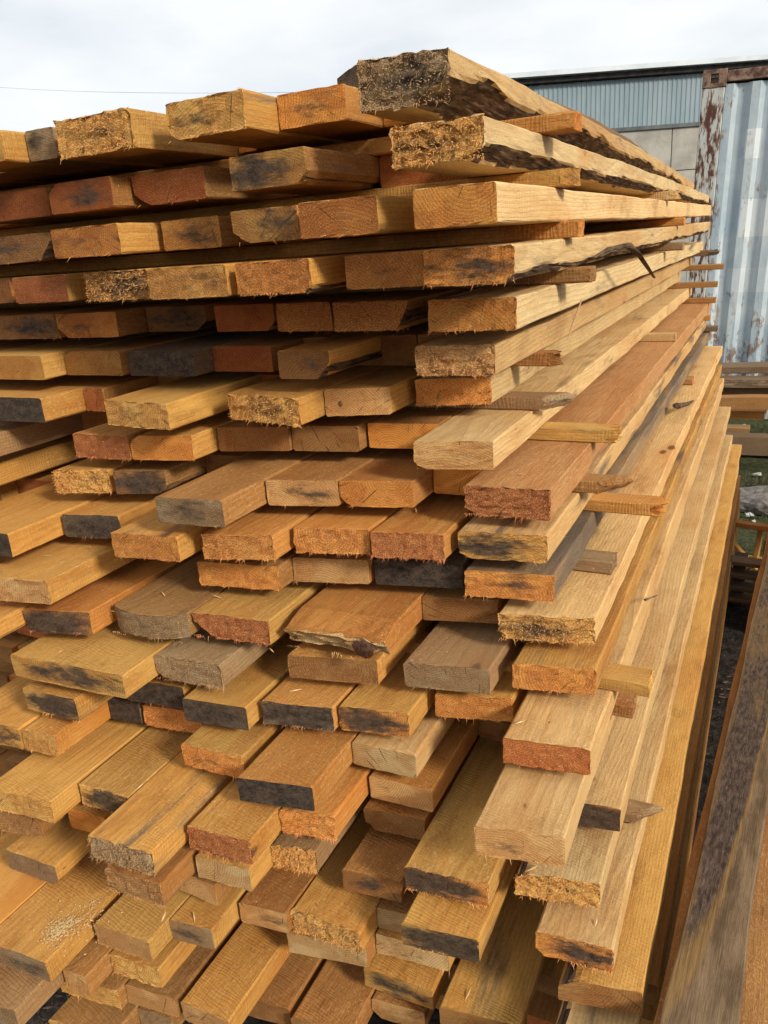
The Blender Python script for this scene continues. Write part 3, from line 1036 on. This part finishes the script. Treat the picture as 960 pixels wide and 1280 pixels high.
# a patch of fresh sawdust on the wide plank at the lower left
V, F = [], []
rs = np.random.RandomState(66)
pc = on_z(74, 1164, zt(19))
for _ in range(700):
    x, y = pc[0] + rs.randn() * .011, pc[1] + rs.randn() * .013
    if rs.rand() < .35:
        x, y = pc[0] + .02 + rs.randn() * .022, pc[1] + .03 + rs.randn() * .028
    s_ = .0007 + rs.rand() * .0016
    a_ = rs.rand() * 6.28
    z = EYE + zt(19) + .0012 + rs.rand() * .0025 * math.exp(-((x - pc[0]) ** 2 + (y - pc[1]) ** 2) / .0004)
    k = len(V)
    V += [(x, y, z), (x + math.cos(a_) * s_ * 2, y + math.sin(a_) * s_ * 2, z + s_ * .4), (x - math.sin(a_) * s_, y + math.cos(a_) * s_, z + s_ * .8), (x, y, z + s_)]
    F += [(k, k + 1, k + 2), (k, k + 3, k + 1), (k + 1, k + 3, k + 2), (k + 2, k + 3, k)]
o = mesh_obj('sawdust', V, F, [simple('sawdust_grains', (.56, .38, .16), (.72, .52, .27), 200, .9, 0)])
tag(o, 'small pale heap of sawdust on the wide golden plank at the lower left', 'sawdust', kind='stuff')

# ------------------------------------------------------------------ the ground
rs = np.random.RandomState(2)
g = NT('yard_ground')
tc = g.n('TexCoord', 'Object')
a = g.noise(tc, 2.3, 6.0, 0.65)
b = g.noise(tc, 26.0, 5.0, 0.7)
c = g.noise(tc, 0.5, 3.0)
col = g.mix(g.ramp(b, .35, .7), (0.030, 0.022, 0.016), (0.105, 0.080, 0.055))
grn = g.mix(g.ramp(b, .3, .7), (0.022, 0.030, 0.010), (0.085, 0.090, 0.035))
gy = g.n('SeparateXYZ', 'Y', None, Vector=tc)
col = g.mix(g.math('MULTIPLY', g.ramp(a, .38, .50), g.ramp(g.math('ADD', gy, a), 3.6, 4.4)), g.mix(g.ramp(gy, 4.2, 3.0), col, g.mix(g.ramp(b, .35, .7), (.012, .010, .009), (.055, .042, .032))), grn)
col = g.mix(g.math('MULTIPLY', g.math('MULTIPLY', g.ramp(c, .5, .7), g.ramp(gy, 4.0, 6.0)), .5), col, (0.16, 0.14, 0.11))
g.put(g.b.inputs['Base Color'], col)
g.b.inputs['Roughness'].default_value = .95
g.put(g.b.inputs['Normal'], g.bump(b, .8, .03))
n = 70
V, F = [], []
lin = np.linspace(-1, 1, n)
ax_ = np.sign(lin) * (np.abs(lin) ** 3 * 260 + np.abs(lin) * 6)
for j in range(n):
    for i in range(n):
        x, y = ax_[i], ax_[j] + 4
        h = 0 if (-2.3 < x < .6 and -.5 < y < 4.6) else (rs.rand() - .6) * .03
        V.append((x, y, h - .002))
for j in range(n - 1):
    for i in range(n - 1):
        F.append((j * n + i, j * n + i + 1, (j + 1) * n + i + 1, (j + 1) * n + i))
tag(mesh_obj('ground', V, F, [g.m], smooth=True), kind='structure')

# grass blades behind and beside the stack
V, F = [], []
for _ in range(9000):
    x, y = -0.35 + rs.rand() * 2.2, 3.6 + rs.rand() * 3.2
    if math.sin(x * 5.1) + math.sin(y * 4.3 + x * 2) < -.3:
        continue
    hgt = .015 + rs.rand() * .05
    a_ = rs.rand() * 6.28
    dx, dy = math.cos(a_) * .003, math.sin(a_) * .003
    lx, ly = rs.randn() * .02, rs.randn() * .02
    k = len(V)
    V += [(x - dx, y - dy, 0), (x + dx, y + dy, 0), (x + lx, y + ly, hgt)]
    F.append((k, k + 1, k + 2))
o = mesh_obj('grass', V, F, [simple('grass_blades', (0.030, 0.045, 0.014), (0.11, 0.115, 0.05), 4.0, bump=0)])
tag(o, 'short green grass with dry patches behind the stack', 'grass', kind='stuff')
# dark debris (bark crumbs and rotten fibres) on the ground at the foot of the stack
V, F = [], []
for _ in range(5000):
    if rs.rand() < .6:
        x, y = -1.75 + rs.rand() * 1.7, .15 + rs.rand() * 1.2
    else:
        x, y = -.06 + rs.rand() * .3, .4 + rs.rand() * 3.6
    l_, a_ = .006 + rs.rand() * .03, rs.rand() * 6.28
    dx, dy = math.cos(a_) * l_, math.sin(a_) * l_
    k = len(V)
    t = .001 + rs.rand() * .002
    z = rs.rand() * .012
    V += [(x, y, z + t), (x + dx, y + dy, z + t * .5 + rs.rand() * .006), (x + dx * .5 - dy * .12, y + dy * .5 + dx * .12, z)]
    F.append((k, k + 1, k + 2))
o = mesh_obj('ground_litter', V, F, [simple('litter', (0.018, 0.013, 0.012), (0.13, 0.085, 0.055), 60.0, bump=0)])
tag(o, 'dark bark crumbs and rotting fibres littering the ground at the foot of the stack', 'litter', kind='stuff')

# white scraps on the grass
M_SCRAP = simple('scrap', (.42, .41, .38), (.60, .59, .56), 30, .6, bump=.1)
for i, (px, py, s) in enumerate([(930, 533, .05), (907, 531, .03), (918, 534, .03), (946, 594, .05), (953, 622, .05), (936, 645, .045), (915, 649, .03), (942, 653, .03)]):
    p = on_z(px, py, -EYE + .012)
    V = []
    for j in range(9):
        a_ = j / 9 * 6.28
        r_ = s * (.6 + rs.rand() * .6)
        r_ *= .55
        V.append((p[0] + math.cos(a_) * r_, p[1] + math.sin(a_) * r_ * .7, .010 + rs.rand() * .012))
    V2 = [(x, y, z + .008) for x, y, z in V]
    F = [tuple(range(9))[::-1], tuple(range(9, 18))] + [(j, (j + 1) % 9, 9 + (j + 1) % 9, 9 + j) for j in range(9)]
    tag(mesh_obj('paper_scrap', V + V2, F, [M_SCRAP]), 'small white scrap on the grass, ' + ['just under the orange-topped block', 'closest to the stack, below the rear pile', 'beside the scrap nearest the rear pile', 'right of the pale stone slab', 'right edge, before the stone slab', 'left one in front of the stone slab', 'nearest the trestle top', 'between the trestle and right edge'][i], 'litter', 'white scraps on the grass')
# pale rock slab
p = on_z(928, 622, -EYE + .05)
bm = bmesh.new()
bmesh.ops.create_icosphere(bm, subdivisions=3, radius=1)
for v in bm.verts:
    n_ = 1 + .12 * math.sin(v.co.x * 5 + 1) + .1 * math.sin(v.co.y * 7) + (rs.rand() - .5) * .06
    v.co = Vector((v.co.x * .30 * n_, v.co.y * .20 * n_, max(-.3, v.co.z) * .07 * n_))
me = bpy.data.meshes.new('rock')
bm.to_mesh(me)
me.materials.append(simple('pale_stone', (.12, .105, .09), (.28, .25, .22), 22, .9, .6, .02))
o = bpy.data.objects.new('rock', me)
COL.objects.link(o)
o.location = (p[0] + .12, p[1] + .05, .02)
tag(o, 'flat pale grey stone slab half sunk in the grass', 'stone')

# ------------------------------------------------------------------ old dark boards lying right of the stack


def board(name, L, wd, th, loc, rz, body, end, grey, stain, label, cat, group=None, seed=1, wav=.003, wane=None, rx=0.0, mould=.1, dens=.12):
    V, F, MI, info = plank_mesh(seed, wd, th, L, 0, .0015, wane, 0, None, 'flat', nx=9, nzd=4, wav=wav, dens=dens)
    o = mesh_obj(name, V, F, [M_SIDE, M_END, M_BARK], MI)
    o.location = loc
    o.rotation_euler = (rx, 0, rz)
    dress(o, np.random.RandomState(seed), body, end, mould, stain, grey, .3, wd, th)
    tag(o, label, cat, group)
    return o


def old_board():
    g = NT('stained_old_board')
    tc, p, rnd = wood_coords(g)
    lx = g.math('DIVIDE', g.n('SeparateXYZ', 'X', None, Vector=tc), .094)
    ly = g.n('SeparateXYZ', 'Y', None, Vector=tc)
    nn = g.noise(g.map(tc, (30, 8, 30)), 1.0, 5.0, .65)
    n2 = g.noise(g.map(tc, (150, 40, 150)), 1.0, 6.0, .75)
    fine = g.noise(g.map(tc, (520, 14, 520)), 1.0, 3.0, .6)
    lay = g.noise(g.map(tc, (170, 5, 170)), 1.0, 3.0, .6)
    yc = g.math('MULTIPLY_ADD', g.math('POWER', g.math('MAXIMUM', lx, 0.0), 2.6), 1.25, .52)
    d = g.math('ADD', g.math('SUBTRACT', ly, yc), g.math('MULTIPLY', g.math('SUBTRACT', nn, .5), .16))
    dark = g.mix(g.ramp(n2, .35, .7), (0.042, 0.029, 0.023), (0.150, 0.104, 0.076))
    brown = g.mix(g.ramp(nn, .35, .65), (0.115, 0.074, 0.043), (0.23, 0.155, 0.090))
    tan = g.mix(g.ramp(lay, .4, .65), (0.34, 0.20, 0.065), (0.18, 0.10, 0.035))
    col = g.mix(g.ramp(d, -.02, .05), brown, dark)
    streak = g.math('MULTIPLY', g.ramp(d, -.085, -.02), g.ramp(d, .10, .02))
    col = g.mix(g.math('MULTIPLY', streak, .6), col, tan)
    # worn lighter patches toward the far end and along the left edge
    far = g.math('MULTIPLY', g.ramp(g.math('ADD', ly, g.math('MULTIPLY', nn, .9)), 1.65, 2.0), g.ramp(nn, .42, .6))
    col = g.mix(g.math('MULTIPLY', far, .6), col, (0.20, 0.125, 0.055))
    led = g.math('MULTIPLY', g.ramp(g.math('ADD', lx, g.math('MULTIPLY', nn, .25)), .25, .14), .55)
    col = g.mix(led, col, (0.22, 0.13, 0.055))
    col = g.mix(g.math('MULTIPLY', g.ramp(fine, .4, .7), .35), col, g.mix(1.0, col, (.5, .45, .4), 'MULTIPLY'))
    sp = g.noise(g.map(tc, (210, 210, 210)), 1.0, 2.0, .5)
    col = g.mix(g.math('MULTIPLY', g.ramp(sp, .72, .78), .4), col, (0.45, 0.37, 0.28))
    g.put(g.b.inputs['Base Color'], col)
    g.b.inputs['Roughness'].default_value = .95
    g.b.inputs['Specular IOR Level'].default_value = .08
    g.put(g.b.inputs['Normal'], g.bump(g.math('ADD', fine, n2), .9, .0016))
    return g.m


zp = -1.05
yaw = math.radians(-3.3)
gp = 'old dark boards lying right of the stack'
big = board('plank', 3.6, .094, .04, (-.081, .40, EYE + zp - .04), yaw, 'y', 'b', .25, .72,
            'wide old board with dark stain and curved yellow streak, right edge', 'plank', gp, 811, wane=None)
big.data.materials[0] = old_board()
board('plank', 3.7, .15, .045, (-.095, .42, EYE + zp - .04 - .047), yaw, 'b', 'b', .1, .35,
      'reddish brown board just under the stained board, showing along its left edge', 'plank', gp, 812)
board('plank', 3.6, .11, .04, (.070, .40, EYE + zp - .086), yaw, 'k', 'b', 0.0, .4,
      'dark reddish board at the lower right corner beside the stained board', 'plank', gp, 813)
board('plank', 3.5, .14, .045, (.17, .46, EYE + zp - .09), yaw, 'k', 'k', .1, .4,
      'dark board at the right edge of the lower pile', 'plank', gp, 814)

for bi, yb_ in enumerate((1.0, 3.0)):
    zt_ = EYE + zp - .093
    nb = 8
    for j in range(nb):
        hh = zt_ / nb
        V, F, MI, info = plank_mesh(830 + j + bi * 10, .10, hh - .012 if j % 2 else hh - .001, .34, nx=4, nzd=3, dens=.2)
        o = mesh_obj('support_block', V, F, [M_SIDE, M_END, M_BARK], MI)
        o.rotation_euler = (0, 0, math.pi / 2 + yaw)
        o.location = (.33 + .05 * bi, yb_, j * hh + .0005)
        dress(o, np.random.RandomState(j), 'k', 'k', .5, .4, .6, .3, .1, hh)
        tag(o, 'dark support block, %s from the ground in the %s crib under the old boards' % (ORD[j + 1], ['nearer', 'farther'][bi]), 'wood block', 'support blocks under the old boards')
# dark slatted pallet behind the cribs
pal = empty('pallet', (-.02, 3.2, 0), -.1)
tag(pal, 'dark slatted pallet stack standing on edge of the gap beyond the old boards', 'pallet')
for j in range(4):
    V, F, MI, info = plank_mesh(850 + j, .07, .018, .50, nx=4, nzd=3, dens=.2)
    o = mesh_obj('slat', V, F, [M_SIDE, M_END, M_BARK], MI, pal)
    o.rotation_euler = (0, 0, math.pi / 2)
    o.location = (.42, 0, .045 + j * .056)
    dress(o, np.random.RandomState(j), 'k', 'g', .2, .3, .5, .3, .07, .02)
for s in (-.05, .36):
    V, F, MI, info = plank_mesh(860, .05, .05, .225, nx=3, nzd=3, dens=.3)
    o = mesh_obj('post', V, F, [M_SIDE, M_END, M_BARK], MI, pal)
    o.rotation_euler = (math.pi / 2, 0, 0)
    o.location = (s, .125, 0)
    dress(o, np.random.RandomState(61), 'k', 'k', .2, .3, .6, .3, .05, .05)

# little light-wood trestle
tr = empty('trestle', (-.09, 3.62, 0), -.2)
tag(tr, 'small light wooden trestle frame with a diagonal brace standing behind the stack', 'trestle')


def bar(name, p0, p1, t, parent, body, seed):
    p0, p1 = Vector(p0), Vector(p1)
    d = p1 - p0
    V, F, MI, info = plank_mesh(seed, t, t * .6, d.length, nx=3, nzd=3, dens=.3, wav=.0005)
    o = mesh_obj(name, V, F, [M_SIDE, M_END, M_BARK], MI, parent)
    o.location = p0
    o.rotation_euler = d.to_track_quat('Y', 'Z').to_euler()
    dress(o, np.random.RandomState(seed), body, 'y', 0, .1, .1, .3, t, t * .6)


bar('leg', (-.05, 0, .0), (-.05, 0, .25), .03, tr, 'y', 871)
bar('leg', (.12, 0, .0), (.14, 0, .25), .035, tr, 'y', 872)
bar('top_rail', (-.08, -.02, .25), (.18, -.02, .25), .04, tr, 'o', 873)
bar('brace', (-.06, -.04, .25), (.13, -.05, .06), .028, tr, 'y', 874)
bar('lower_rail', (-.05, .02, .08), (.14, .02, .08), .03, tr, 'y', 875)

# boards piled behind the far end of the stack
gp2 = 'boards piled behind the far end of the stack'


def cross_board(px0, py0, zz, L, wd, th, ang, body, end, label, seed, grey=0.1, wane=None, stain=.2):
    """a board whose near left top corner is seen at this place, at height zz, running to the right"""
    p_ = on_z(px0, py0, zz)
    V, F, MI, info = plank_mesh(seed, wd, th, L, 0, .002, wane, 0, None, 'flat', nx=6, nzd=4, wav=.003, dens=.2)
    o = mesh_obj('plank', V, F, [M_SIDE, M_END, M_BARK], MI)
    o.rotation_euler = (0, 0, -math.pi / 2 + ang)
    o.location = (p_[0], p_[1] + wd, EYE + zz - th)
    dress(o, np.random.RandomState(seed), body, end, 0, stain, grey, .3, wd, th)
    tag(o, label, 'plank', gp2)
    return o


cross_board(850, 459, -.93, 1.5, .20, .045, .06, 'k', 'b', 'reddish brown board lying on top of the pile behind the stack', 901, grey=.3)
cross_board(850, 475, -.99, .62, .16, .05, .05, 'k', 'o', 'short brown board with a rounded end under the top board of the rear pile', 902, grey=.3, wane=[('tr', .05, .03)])
cross_board(850, 484, -1.05, .75, .18, .05, .05, 'k', 'l', 'dark board with a pale end, third down in the rear pile', 903, grey=.45)
cross_board(862, 497, -1.00, 1.4, .09, .075, .12, 'b', 'o', 'tan beam running right across the rear pile', 904, grey=.12, stain=.2)
cross_board(860, 513, -1.10, .42, .14, .05, .06, 'o', 'r', 'short orange-topped block under the tan beam', 905, grey=.0, stain=0)
for j, (x_, y_) in enumerate(((-.30, 5.6), (-.12, 5.3))):
    hh = EYE - 1.155
    V, F, MI, info = plank_mesh(910 + j, .14, hh, .16, nx=5, nzd=5, dens=.2)
    o = mesh_obj('wood_block', V, F, [M_SIDE, M_END, M_BARK], MI)
    o.location = (x_ - .25, y_ - .1, 0.001)
    dress(o, np.random.RandomState(j), 'k', 'k', .5, .4, .3, .3, .14, hh)
    tag(o, '%s dark block carrying the rear pile of boards' % ('left' if j == 0 else 'right'), 'wood block', 'blocks under the rear pile')
p_ = on_z(905, 548, -1.42)
board('timber_beam', 2.4, .12, .13, (p_[0] - .25, p_[1] + .16, EYE - 1.42 - .13), -math.pi / 2 + .05, 'k', 'k', .5, .5,
      'thick dark weathered timber lying on the grass behind the stack', 'beam', None, 921)
board('plank', .5, .12, .05, (p_[0] - .35, p_[1] + .42, EYE - 1.42 - .05), -math.pi / 2 + .02, 'r', 'b', .3, .2,
      'short brown board lying behind the dark timber on the grass', 'plank', gp2, 922)

# ------------------------------------------------------------------ shipping container
g = NT('container_paint')
tc = g.n('TexCoord', 'Object')
sx_ = g.n('SeparateXYZ', 'X', None, Vector=tc)
sz_ = g.n('SeparateXYZ', 'Z', None, Vector=tc)
n1 = g.noise(tc, 3.0, 6.0, .65)
n2 = g.noise(g.map(tc, (1, 1, .42)), 17.0, 6.0, .74)
n3 = g.noise(g.map(tc, (9, 9, .9)), 1.0, 5.0, .65)
col = g.mix(g.ramp(n1, .35, .65), (0.33, 0.41, 0.46), (0.46, 0.52, 0.545))
col = g.mix(g.math('MULTIPLY', g.ramp(n3, .50, .66), .7), col, (0.58, 0.63, 0.64))
# lighter repainted rectangles
def rect(x0, x1, z0, z1):
    a1 = g.math('MULTIPLY', g.math('GREATER_THAN', sx_, x0), g.math('LESS_THAN', sx_, x1))
    b1 = g.math('MULTIPLY', g.math('GREATER_THAN', sz_, z0), g.math('LESS_THAN', sz_, z1))
    return g.math('MULTIPLY', a1, b1)
for (x0, x1, z0, z1, f) in ((.33, .44, 1.98, 2.18, .65), (.35, .56, 1.43, 1.70, .7), (.30, .62, 1.02, 1.20, .3), (.50, 2.0, 1.20, 1.75, .18)):
    col = g.mix(g.math('MULTIPLY', rect(x0, x1, z0, z1), f), col, (0.68, 0.71, 0.70))
rm = g.math('MULTIPLY', g.ramp(g.math('ADD', g.math('MULTIPLY', n2, .4), g.math('MULTIPLY', n3, .6)), .54, .62), g.ramp(n1, .45, .6))
col = g.mix(g.math('MULTIPLY', rm, .75), col, g.mix(n2, (0.07, 0.035, 0.022), (0.42, 0.34, 0.24)))
edge = g.math('MULTIPLY', g.ramp(sx_, .30, .02), .55)
low = g.ramp(sz_, 1.3, .2)
rm2 = g.ramp(g.math('ADD', n2, g.math('ADD', g.math('MULTIPLY', edge, .35), g.math('MULTIPLY', low, .16))), .60, .70)
col = g.mix(g.math('MULTIPLY', rm2, .85), col, g.mix(n1, (0.085, 0.038, 0.026), (0.30, 0.17, 0.10)))
g.put(g.b.inputs['Base Color'], col)
g.b.inputs['Roughness'].default_value = .6
g.put(g.b.inputs['Normal'], g.bump(n2, .35, .01))
M_CONT = g.m
M_RUST = simple('rusty_steel', (0.075, 0.036, 0.028), (0.30, 0.20, 0.14), 16, .85, .6, .008)
g = NT('rusty_painted_rail')
tc = g.n('TexCoord', 'Object')
n2 = g.noise(g.map(tc, (1, 1, .25)), 22.0, 5.0, .7)
g.put(g.b.inputs['Base Color'], g.mix(g.ramp(n2, .44, .56), (0.46, 0.48, 0.46), g.mix(g.ramp(n2, .46, .58), (0.30, 0.19, 0.12), (0.085, 0.036, 0.026))))
g.b.inputs['Roughness'].default_value = .75
g.put(g.b.inputs['Normal'], g.bump(n2, .4, .006))
M_RAIL = g.m

ca = math.atan2(.12, .99)
CW, CH_, CD = 6.06, 2.59, 2.44
ca = .055
cont = empty('shipping_container', (-.685, 6.76, 0), ca)
cont.rotation_euler = (0, math.radians(1.6), ca)
tag(cont, 'rusty pale blue corrugated shipping container behind the right end of the stack', 'container')


def box_mesh(bm, x0, x1, y0, y1, z0, z1, bev=0.0):
    r = bmesh.ops.create_cube(bm, size=1)
    for v in r['verts']:
        v.co = Vector((x0 + (v.co.x + .5) * (x1 - x0), y0 + (v.co.y + .5) * (y1 - y0), z0 + (v.co.z + .5) * (z1 - z0)))
    if bev:
        es = list({e for v in r['verts'] for e in v.link_edges})
        bmesh.ops.bevel(bm, geom=es, offset=bev, segments=1, affect='EDGES')


def bm_obj(name, bm, mats, parent=None):
    me = bpy.data.meshes.new(name)
    bm.to_mesh(me)
    bm.free()
    for m in mats:
        me.materials.append(m)
    o = bpy.data.objects.new(name, me)
    COL.objects.link(o)
    if parent:
        o.parent = parent
    return o


def corr(name, x0, x1, z0, z1, parent, along='x', ypos=.03, flip=False):
    prof = [(0, 0), (.055, 0), (.090, .028), (.145, .028), (.18, 0)]
    pts = []
    x = x0
    while x < x1:
        for a_, d_ in prof[:-1]:
            if x + a_ < x1:
                pts.append((x + a_, d_))
        x += .18
    pts.append((x1, 0))
    V, F = [], []
    for (a_, d_) in pts:
        for z in (z0, z1):
            if along == 'x':
                V.append((a_, ypos + (-d_ if flip else d_), z))
            else:
                V.append((ypos + (-d_ if flip else d_), a_, z))
    for i in range(len(pts) - 1):
        F.append((2 * i, 2 * i + 2, 2 * i + 3, 2 * i + 1))
    return mesh_obj(name, V, F, [M_CONT], None, parent)


corr('corrugated_wall', .16, CW - .16, .15, CH_ - .10, cont)
corr('corrugated_wall', .16, CW - .16, .15, CH_ - .10, cont, ypos=CD - .03, flip=True)
corr('corrugated_wall', .16, CD - .16, .15, CH_ - .10, cont, along='y', ypos=.03)
corr('corrugated_wall', .16, CD - .16, .15, CH_ - .10, cont, along='y', ypos=CW - .03, flip=True)
for (px_, py_) in ((0, 0), (CW - .16, 0), (0, CD - .16), (CW - .16, CD - .16)):
    bm = bmesh.new()
    box_mesh(bm, px_ + .003, px_ + .157, py_ + .003, py_ + .157, .118, CH_ - .118, .006)
    bm_obj('corner_post', bm, [M_RAIL], cont)
    for z0 in (0, CH_ - .118):
        # hollow corner casting: a frame of six bars round an oval hole on the front
        bm = bmesh.new()
        box_mesh(bm, px_, px_ + .055, py_ - .002, py_ + .16, z0, z0 + .118, .004)
        box_mesh(bm, px_ + .105, px_ + .165, py_ - .002, py_ + .16, z0, z0 + .118, .004)
        box_mesh(bm, px_ + .055, px_ + .105, py_ - .002, py_ + .16, z0 + .09, z0 + .118, .001)
        box_mesh(bm, px_ + .055, px_ + .105, py_ - .002, py_ + .16, z0, z0 + .028, .001)
        box_mesh(bm, px_ + .055, px_ + .105, py_ + .05, py_ + .16, z0 + .028, z0 + .09, .001)
        bm_obj('corner_casting', bm, [M_RUST], cont)
for (y_, z0, z1) in ((0.02, CH_ - .085, CH_ - .012), (0.02, .02, .15), (CD - .08, CH_ - .085, CH_ - .012), (CD - .08, .02, .15)):
    bm = bmesh.new()
    box_mesh(bm, .166, CW - .166, y_, y_ + .06, z0, z1, .004)
    bm_obj('side_rail', bm, [M_RUST if z0 > 1 else M_RAIL], cont)
for (x_, z0, z1) in ((0.02, CH_ - .085, CH_ - .012), (0.02, .02, .15), (CW - .08, CH_ - .085, CH_ - .012), (CW - .08, .02, .15)):
    bm = bmesh.new()
    box_mesh(bm, x_, x_ + .06, .166, CD - .166, z0, z1, .004)
    bm_obj('end_rail', bm, [M_RAIL], cont)
bm = bmesh.new()
box_mesh(bm, .03, CW - .03, .03, CD - .03, CH_ - .05, CH_ - .03)
bm_obj('roof', bm, [M_CONT], cont)

# ------------------------------------------------------------------ metal-clad shed
sh_dir = math.atan2(.46, .89)
S0 = Vector((-2.9, 18.7, 0))
ux = Vector((math.cos(sh_dir), math.sin(sh_dir), 0))
org = S0 - ux * 2.4
org = Vector((-7.6, 16.25, 0))
shed = empty('shed', org, sh_dir)
tag(shed, 'long low shed with grey-blue metal cladding above a concrete block wall', 'shed')
g = NT('shed_cladding')
tc = g.n('TexCoord', 'Object')
n1 = g.noise(g.map(tc, (1, 1, .25)), 2.2, 5.0, .6)
n2 = g.noise(g.map(tc, (9, 9, .5)), 1.0, 4.0, .6)
col = g.mix(g.ramp(n1, .35, .65), (0.205, 0.270, 0.305), (0.255, 0.315, 0.345))
col = g.mix(g.math('MULTIPLY', g.ramp(n2, .5, .75), .45), col, (0.11, 0.15, 0.17))
g.put(g.b.inputs['Base Color'], col)
g.b.inputs['Roughness'].default_value = .55
M_CLAD = g.m
SL, Z_MID, Z_TOP, SD = 22.0, 3.50, 4.44, 9.0
sheet_w = 1.0
i = 0
x = 0.0
while x < SL:
    V, F = [], []
    pts = []
    xx = x
    while xx < x + sheet_w - .01:
        pts += [(xx, 0), (xx + .04, 0), (xx + .055, -.012), (xx + .085, -.012)]
        xx += .1
    pts.append((x + sheet_w + .003, 0))
    for (a_, d_) in pts:
        for z in (Z_MID, Z_TOP):
            V.append((a_, d_ - (.004 if i % 2 else 0), z))
    for k in range(len(pts) - 1):
        F.append((2 * k, 2 * k + 2, 2 * k + 3, 2 * k + 1))
    mesh_obj('cladding_sheet', V, F, [M_CLAD], None, shed)
    x += sheet_w
    i += 1
# block wall: big concrete panels with joints
M_CONC = simple('concrete', (.27, .25, .215), (.40, .375, .33), 1.6, .9, .3, .02)
M_CONCB = simple('concrete_joint', (.14, .13, .12), (.2, .19, .17), 6, .95, .3, .02)
bm = bmesh.new()
box_mesh(bm, 0, SL, .06, SD, 0, Z_MID)
bm_obj('wall', bm, [M_CONCB], shed)
bm = bmesh.new()
box_mesh(bm, 0, SL, .03, SD, Z_MID + .002, Z_TOP)
bm_obj('upper_wall', bm, [M_CLAD], shed)
pw, ph = 1.5, .87
block_me = None
for j in range(4):
    for q_ in range(int(SL / pw)):
        x0 = q_ * pw
        if block_me is None:
            bm = bmesh.new()
            box_mesh(bm, .008, pw - .008, 0, .058, .008, ph - .008, .006)
            ob = bm_obj('concrete_block', bm, [M_CONC], shed)
            block_me = ob.data
        else:
            ob = bpy.data.objects.new('concrete_block', block_me)
            COL.objects.link(ob)
            ob.parent = shed
        ob.location = (x0, -.001 - (q_ * 7 + j * 3) % 4 * .002, j * ph)
bm = bmesh.new()
box_mesh(bm, -.05, SL, -.05, .02, Z_MID - .05, Z_MID + .03, .005)
bm_obj('flashing', bm, [simple('dark_flashing', (.07, .08, .08), (.12, .13, .13), 3, .6, 0)], shed)
M_DARK = simple('dark_trim', (.02, .018, .02), (.05, .042, .04), 6, .8, .2)
bm = bmesh.new()
box_mesh(bm, -.15, SL, -.16, .10, Z_TOP + .02, Z_TOP + .12, .008)
bm_obj('fascia', bm, [M_DARK], shed)
V = [(-.25, -.28, Z_TOP + .13), (SL, -.28, Z_TOP + .13), (SL, SD + .3, Z_TOP + 1.0), (-.25, SD + .3, Z_TOP + 1.0)]
V += [(a_, b_, c_ + .09) for a_, b_, c_ in V]
mesh_obj('roof', V, [(0, 3, 2, 1), (4, 5, 6, 7), (0, 1, 5, 4), (1, 2, 6, 5), (2, 3, 7, 6), (3, 0, 4, 7)],
         [simple('roof_sheet', (.55, .60, .64), (.66, .70, .73), 2, .4, 0)], None, shed)

# low dark-roofed hut far left
hut = empty('hut', (-24.5, 19.0, 0), .1)
tag(hut, 'low distant hut whose dark roof edge just shows at the far left above the planks', 'hut')
bm = bmesh.new()
box_mesh(bm, 0, 3.0, 0, 4, 0, 4.9)
bm_obj('wall', bm, [M_CONC], hut)
V = [(-.3, -.4, 4.95), (3.4, -.4, 4.80), (3.4, 4.4, 4.80), (-.3, 4.4, 4.95)]
V += [(a_, b_, c_ + .22) for a_, b_, c_ in V]
mesh_obj('roof', V, [(0, 3, 2, 1), (4, 5, 6, 7), (0, 1, 5, 4), (1, 2, 6, 5), (2, 3, 7, 6), (3, 0, 4, 7)], [M_DARK], None, hut)

# ------------------------------------------------------------------ power line
pole = empty('power_pole', (-58, 34, 0))
tag(pole, 'wooden power pole beyond the left edge carrying the thin line', 'power pole')
o = twig('pole', [(0, 0, 0), (0, 0, 6), (0, 0, 12.2)], [.16, .14, .11], M_BARK, seg=10)
o.parent = pole
r0, r1 = ray(0, 105), ray(620, 96)
p0 = r0 / np.linalg.norm(r0) * 45
A = Vector((-58, 34, 12.0))
Bp = Vector((org.x, org.y, Z_TOP + .3))
# ends: pole top and the gable of the shed
a0 = ray(-60, 104)
a0 = a0 / np.linalg.norm(a0) * 52
b0 = ray(600, 110)
b0 = b0 / np.linalg.norm(b0) * 19
pole.location = (a0[0], a0[1], 0)
htop = a0[2] + EYE
o.scale = (1, 1, (htop + .3) / 12.2)
pts = []
for i in range(13):
    t = i / 12
    q_ = np.array([a0[0], a0[1], htop]) * (1 - t) + np.array([b0[0], b0[1], b0[2] + EYE]) * t
    q_[2] -= .25 * 4 * t * (1 - t)
    pts.append(q_)
o = twig('power_line', pts, [.006] * 13, simple('wire_grey', (.2, .2, .2), None, 1, bump=0), seg=5)
tag(o, 'thin power line crossing the pale sky at the upper left', 'cable')
